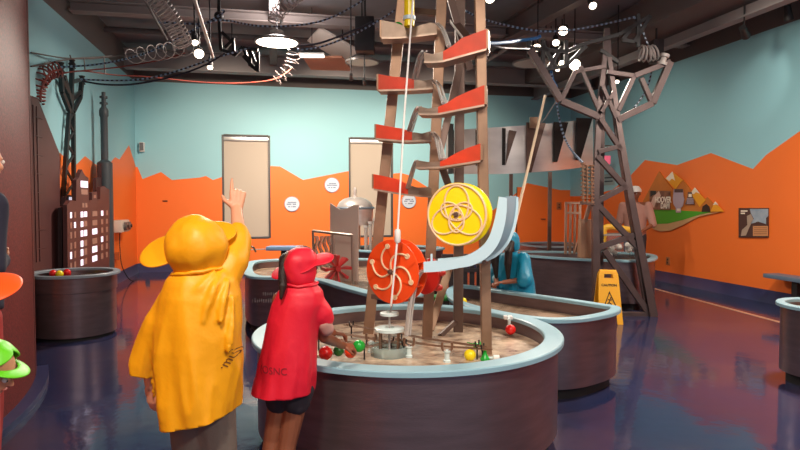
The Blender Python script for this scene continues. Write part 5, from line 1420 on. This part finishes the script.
for L, r in (([(222, 272), (214, 288), (207, 306), (203, 322)], .013), ([(229, 280), (224, 300), (221, 322)], .014), ([(214, 272), (200, 288), (184, 300), (170, 322)], .011), ([(234, 296), (232, 325), (228, 352)], .013), ([(190, 335), (186, 365), (184, 400), (184, 428)], .012), ([(182, 276), (174, 290), (164, 304)], .011)):
    w = [back_pt(*q) for q in L]
    YF += [(w[i], w[i+1], r*(.5 if i == 0 else 1), r*(.5 if i == len(w)-2 and L[-1][1] < 400 else 1)) for i in range(len(w)-1)]
selL = lambda c: (c-P(154, 340, D)).dot(RT) < 0
pon = garment('poncho', yponcho, yc, lofts=[pxrings([(198, 262, 15, .06), (199, 270, 25, .085), (201, 279, 35, .115), (201, 295, 40, .14), (200, 320, 43.5, .155), (199, 345, 44, .165), (200, 372, 41.5, .172), (200.5, 395, 40, .175), (202, 413, 36.5, .175), (203, 440, 34, .17)], D)],
    caps=YF+[(P(176, 293, D), P(163, 322, D), .056, .067), (P(163, 322, D), P(148.5, 362, D+.01), .066, .07), (P(148, 362, D+.01), P(146, 390, D+.01), .07, .06),
          (P(216, 288, D+.01), P(232, 262, D+.06), .078, .064), (P(232, 262, D+.06), P(239, 240, D+.135), .064, .05), (P(239, 240, D+.135), P(238, 233, D+.16), .05, .044)], disp=.026, dsc=7, it=3,
    cuts=[(P(148, 374, D), (-UP-RT*.15), selL), (P(204, 413, D), (-UP+RT*.2).normalized(), None)], zfall=(1.3, .45))
cloth_text('·mui', .045, P(236, 353, D), (RT*.6+UP*.8), (UP*.6-RT*.8), pon, mat('print_brown', '#6d3d10', .6), pon, FW)
def neck_roll(c, rx, ry, r, m, root, tilt):
    pts = []
    for k in range(40):
        q = 2*PI*k/40; p = Vector(c)+RT*rx*math.cos(q)+FW*ry*math.sin(q)+UP*tilt*math.cos(q)
        pts.append(p+UP*.008*noise.noise(p*22))
    mb = MB(); mb.tube(pts, r, 8, closed=True); return mb.build('neck_fold', m, root)
neck_roll(P(199, 270, D), .098, .096, .007, yponcho, pon, .014)
hc = P(196.5, 246.5, D)
hd = hood(yc, hc, fwdY, upY, .118, .128, .120, yponcho)
bc = hc+upY*.0+fwdY*.01
tiltY = (UP-RT*.10-FW*.62).normalized()
fb = (fwdY-tiltY*fwdY.dot(tiltY)).normalized()
brim(yc, bc, fb, tiltY, .112, .118, lambda a: .004+lobe(a, math.radians(-76), .105, .8)+lobe(a, math.radians(45), .06, .9), yponcho, .1, parent=hd)
# ------------------------------------------------------------ red poncho child
D = 2.86
J = dict(pelvis=P(290, 384, D), waist=P(295, 352, D), chest=P(299, 316, D), neck0=P(300, 291, D), head=P(300.5, 266.5, D+.01),
         shL=P(281, 300, D+.04), shR=P(312, 303, D), elL=P(303, 332, D+.20), wrL=P(333, 333, D+.45), elR=P(324, 337, D+.06), wrR=P(343, 345.5, D+.30),
         hipL=P(282, 388, D+.02), hipR=P(298, 388, D))
for k, bx, kx in (('L', -.02, 271), ('R', .0, 288)):
    h = J['hip'+k]; q = P(kx, 430, D); J['kn'+k] = vz(Vector((q.x, q.y, 0))+FW*(.03 if k == 'L' else .0), .34); J['an'+k] = vz(Vector((q.x, q.y, 0))-RT*.045-FW*.03, .07); J['toe'+k] = J['an'+k]+FW*.10+RT*.07
    J['toe'+k].z = .03
base = vz(J['anR'], 0)
fwdR = (FW*.72+RT*.68-UP*.12).normalized(); upR = UP.copy()
rc, fr = person('person', base, 'child in a red hooded poncho leaning on the rim of the round table, bare legs', J, skinb, .19, fwdR, upR,
    hands=[('R', (RT*.8+FW*.45-UP*.25), (UP*.8-FW*.35+RT*.2), .125, (46, 50, 54, 55), 1, 40), ('L', (RT*.8+FW*.5-UP*.2), UP, .125, (30, 32, 35, 38), -1, 35)], voxel=.004, sc=.80)
legs_cloth(J, 'shorts', shortsm, rc, .082, .075, .05, to='kn', s=.8)
shoes(J, mat('shoe_grey', '#8a8684', .6), rc, .85)
garment('sleeve_cuff', pinkcloth, rc, caps=[(P(324.5, 324, D+.01), P(327, 329, D+.02), .036, .034)], voxel=.006, disp=.006, dsc=14)
ron = garment('poncho', rponcho, rc, lofts=[pxrings([(300.5, 279, 12, .06), (300.5, 285, 16.5, .075), (300.5, 291, 22, .10), (298.5, 303, 26, .112), (293.5, 320, 26, .118), (291, 340, 27, .125), (289, 358, 28.5, .13), (286.5, 374, 29.5, .135), (283, 390, 30.5, .14), (280, 412, 32, .145)], D)],
    caps=[(P(312, 302, D), P(321, 313, D+.01), .056, .055), (P(321, 313, D+.01), P(323.5, 318, D+.02), .055, .05)], disp=.02, dsc=9, it=3,
    cuts=[(P(283, 391, D), (-UP+RT*.02).normalized(), None)] , zfall=(1.05, .4))
cloth_text('(OSNC', .046, P(278, 364, D), RT, UP, ron, mat('print_dark_red', '#8f1c2c', .6), ron, FW)
neck_roll(P(300.6, 283.5, D), .080, .078, .007, rponcho, ron, .0)
hcR = P(300.8, 266, D)
hr = hood(rc, hcR, fwdR, upR, .083, .094, .092, rponcho, neck=.6)
tR = (UP-FW*.10+RT*-.16).normalized(); fb = (fwdR-tR*fwdR.dot(tR)).normalized()
tR = (UP*1-RT*.28-FW*.45).normalized(); fb = (RT*.95+FW*.3); fb = (fb-tR*fb.dot(tR)).normalized()
brim(rc, hcR+UP*.006, fb, tR, .084, .084, lambda a: .004+lobe(a, .1, .075, .62)+lobe(a, PI+.12, .062, .7), rponcho, .15, parent=hr)
hair_tail(rc, [P(291, 257, D+.03), P(285, 260, D+.0), P(282.5, 272, D-.05), P(282.5, 286, D-.1), P(281, 298, D-.115)], [.034, .03, .022, .020, .010], hairm)
mb = MB(); mb.sphere(hcR+UP*.010+FW*.034+RT*.0, .0865, 18, 12, sc=(.9, 1, 1)); o = mb.build('hair_crown', hairm, rc)
# ------------------------------------------------------------ blue poncho child
D = 6.05
K = D/F
def std_joints(base, fw, H, lean=0, armL=None, armR=None, sw=.115):
    rt = Vector((fw.y, -fw.x, 0)); b = Vector(base)
    at = lambda r, f, z: b+rt*r*H+fw*f*H+UP*z*H
    J = dict(pelvis=at(0, 0, .52), waist=at(0, lean*.15, .61), chest=at(0, lean*.45, .72), neck0=at(0, lean*.75, .82), head=at(0, lean*1.05+.01, .915))
    for k, s in (('L', -1), ('R', 1)):
        J['sh'+k] = at(s*sw, lean*.7, .80); J['hip'+k] = at(s*.055, 0, .50); J['kn'+k] = at(s*.055, .012, .27); J['an'+k] = at(s*.055, 0, .05); J['toe'+k] = at(s*.07, .09, .02)
    J['elL'], J['wrL'] = (at(*armL[0]), at(*armL[1])) if armL else (at(-sw-.03, lean*.5-.01, .63), at(-sw-.03, .05, .48))
    J['elR'], J['wrR'] = (at(*armR[0]), at(*armR[1])) if armR else (at(sw+.03, lean*.5-.01, .63), at(sw+.03, .05, .48))
    return J, at, rt
bb = vz(P(517.5, 290, D), 0); fb_ = (-RT*.75-FW*.66).normalized()
Hb = 1.20
J, at, brt = std_joints(bb, fb_, Hb, lean=.10, armL=((-.15, .12, .62), (-.05, .25, .60)), armR=((.15, .1, .62), (.03, .24, .585)))
bl, fr = person('person', bb, 'child in a blue hooded poncho with long dark hair bending over the leaf shaped table', J, skinb, .2, (fb_-UP*.5).normalized(), (UP+fb_*.5).normalized(),
    hands=[('R', fb_-brt*.4, UP, .125, (25, 30, 32, 35), -1, 35), ('L', fb_+brt*.4, UP, .125, (25, 30, 32, 35), 1, 35)], voxel=.006, sc=.8)
legs_cloth(J, 'trousers', shortsm, bl, .08, .065, .052, s=.8, voxel=.012); shoes(J, rubber, bl, .85)
R_ = lambda r, f, z, a, b: (at(r, f, z), brt*a, fb_*b)
blp = garment('poncho', bponcho, bl, lofts=[[R_(0, .08, .835, .06, .06), R_(0, .075, .81, .12, .09), R_(0, .06, .76, .165, .115), R_(0, .05, .69, .195, .13), R_(0, .04, .61, .215, .145), R_(0, .03, .5, .22, .15), R_(0, .025, .4, .215, .15), R_(0, .02, .30, .21, .15)]],
    caps=[(at(.11, .07, .78), at(.165, .105, .62), .065, .085), (at(-.11, .07, .78), at(-.165, .12, .62), .065, .085)], voxel=.011, disp=.02, cuts=[(at(0, 0, .36), -UP, None)])
garment('sleeve_cuff', mat('cuff_pale', '#8fc0cc', .7), bl, caps=[(at(.13, .12, .61), at(.11, .15, .605), .045, .042)], voxel=.009, disp=0)
fH, uH = (fb_-UP*.5).normalized(), (UP+fb_*.5).normalized()
hood(bl, J['head']+Vector((0, 0, .01)), fH, uH, .098, .11, .105, bponcho)
for s in (-1, 1):
    hair_tail(bl, [J['head']+brt*.075*s+fb_*.06, J['head']+brt*.08*s+fb_*.11-UP*.08, J['head']+brt*.08*s+fb_*.12-UP*.2, J['head']+brt*.075*s+fb_*.11-UP*.34], [.03, .04, .038, .018], hairm)
# ------------------------------------------------------------ far person in a white cap
D = 10.6
fb0 = vz(P(634.5, 260, D), 0); fw = (-RT*.5-FW*.85).normalized()
J, at, rt = std_joints(fb0, fw, 1.80, armL=((-.17, .02, .62), (-.08, .14, .55)), armR=((.15, .0, .62), (.1, .14, .56)))
fp, fr = person('person', fb0, 'person in a white cap and pink-grey top standing far behind the pylon', J, skinb, .225, fw, UP,
    hands=[('R', fw, UP, .17, (25, 30, 30, 30), -1, 30), ('L', fw, UP, .17, (25, 30, 30, 30), 1, 30)], voxel=.009, sc=1.0)
legs_cloth(J, 'trousers', mat('dark_trousers', '#3a3238', .8), fp, .1, .08, .065, voxel=.014); shoes(J, rubber, fp, 1.1)
garment('top', mat('top_pinkgrey', '#b98a7c', .8), fp, lofts=[[(at(0, 0, .83), rt*.07, fw*.06), (at(0, 0, .8), rt*.18, fw*.1), (at(0, 0, .72), rt*.2, fw*.13), (at(0, 0, .6), rt*.18, fw*.13), (at(0, 0, .5), rt*.19, fw*.14)]],
    caps=[(J['shR'], J['elR'], .07, .062), (J['shL'], J['elL'], .07, .062)], voxel=.014)
hc_ = J['head']+UP*.04
mb = MB(); mb.lathe(hc_, [(0, .1), (.06, .09), (.098, .04), (.105, -.01), (.1, -.012)], 20); mb.build('cap', white, fp)
mb = MB(); q = rt*.075; mb.prism([hc_-q+fw*.07, hc_+q+fw*.07, hc_+q*.7+fw*.19, hc_-q*.7+fw*.19], UP*-.012); mb.build('cap_bill', white, fp)
# ------------------------------------------------------------ adult at the left edge
D = 2.95
ab = vz(P(-38, 300, D), 0); fw = (RT*.3+FW*.95).normalized()
J, at, rt = std_joints(ab, fw, 1.86, armL=((-.13, -.01, .64), (-.02, .10, .66)), armR=((.125, -.01, .64), (.02, .10, .65))); J['head'] = J['head']+RT*.09
rt_ = rt
ad, fr = person('person', ab, 'adult in navy top and red trousers cut off by the left edge', J, skin, .225, fw, UP,
    hands=[('R', -rt_, FW, .18, (15, 18, 20, 22), -1, 30), ('L', rt_, FW, .18, (15, 18, 20, 22), 1, 30)], voxel=.006, sc=1.05)
legs_cloth(J, 'trousers', redcloth, ad, .105, .085, .07); shoes(J, rubber, ad, 1.15)
garment('top', navy, ad, lofts=[[(at(0, 0, .835), rt*.07, fw*.06), (at(0, 0, .8), rt*.19, fw*.11), (at(0, 0, .72), rt*.215, fw*.14), (at(0, 0, .6), rt*.2, fw*.14), (at(0, 0, .52), rt*.205, fw*.145)]],
    caps=[(J['shR'], J['elR'], .068, .058), (J['elR'], J['wrR'].lerp(J['elR'], .2), .058, .045), (J['shL'], J['elL'], .068, .058), (J['elL'], J['wrL'].lerp(J['elL'], .2), .058, .045)], voxel=.012)
mb = MB(); mb.sphere(J['head']+UP*.03-fw*.02, .112, 18, 12, sc=(.86, .98, .92)); o = mb.build('hair', hairb, ad)
# ------------------------------------------------------------ children with orange and green hoods at the left edge
def hood_child(px, py, D, H, mh, label, skinm, bodym, fw, lean=.05, brimw=.09, cloth=None, nod=0, tip=0):
    # px, py: centre of the head
    hd_ = P(px, py, D); rt = Vector((fw.y, -fw.x, 0))
    b = vz(hd_-fw*H*(lean*1.05+.01), 0); H = hd_.z/.915
    J, at, rt = std_joints(b, fw, H, lean=lean)
    c, fr = person('person', b, label, J, skinm, .2, (fw-UP*nod).normalized(), (UP+fw*nod).normalized(), hands=[(k, -UP+fw*.3, rt*(1 if k == 'R' else -1), .115, (20, 22, 25, 28), -1 if k == 'R' else 1, 30) for k in 'LR'], voxel=.006, sc=H*.62)
    legs_cloth(J, 'trousers', bodym, c, .07*H, .055*H, .048*H, s=.6*H); shoes(J, rubber, c, .7*H)
    R_ = lambda f, z, a, q: (at(0, f, z), rt*a*H, fw*q*H)
    garment('poncho', cloth or mh, c, lofts=[[R_(lean*.8, .84, .05, .045), R_(lean*.7, .81, .1, .07), R_(lean*.5, .74, .15, .1), R_(lean*.3, .6, .17, .12), R_(0, .45, .175, .125), R_(0, .4, .165, .12)]], voxel=.01)
    fN = (fw-UP*nod).normalized(); uN = (UP+fw*nod).normalized()
    h = hood(c, J['head']+uN*.012, fN, uN, .096, .108, .104, mh)
    t_ = (uN-fN*.1-FW*tip).normalized(); f_ = (fN-t_*fN.dot(t_)).normalized()
    brim(c, J['head']+uN*.03, f_, t_, .092, .1, lambda a: .003+lobe(a, 0, brimw, 1.15), mh, .35, parent=h)
    return c
hood_child(-40, 298, 2.35, 1.1, oponcho, 'child in an orange hood with wide brim at the left edge before the adult', skin, redcloth, (RT*.9+FW*.42).normalized(), brimw=.105, cloth=redcloth, lean=.02, tip=.45)
hood_child(-17, 370, 2.2, .9, gponcho, 'small child with a bright green hood lowest at the left edge', skin, shortsm, (RT*.95+FW*.1).normalized(), brimw=.03, lean=.30, nod=.45)
# ============================================================ WORLD AND CAMERA
w = bpy.data.worlds.new('World'); SC.world = w; w.use_nodes = True
bg = w.node_tree.nodes['Background']; bg.inputs['Color'].default_value = (.62, .62, .74, 1); bg.inputs['Strength'].default_value = .62
cam = bpy.data.cameras.new('camera'); cam.sensor_width = 36; cam.lens = 36*F/800; cam.clip_start = .05
co = bpy.data.objects.new('camera', cam); COL.objects.link(co); co.location = (0, 0, HC); co.rotation_euler = (PI/2-PHI, 0, -TH)
SC.camera = co
SC.view_settings.view_transform = 'Standard'; SC.view_settings.look = 'None'; SC.view_settings.gamma = 1; SC.view_settings.exposure = 0.0
SC.view_settings.use_curve_mapping = False
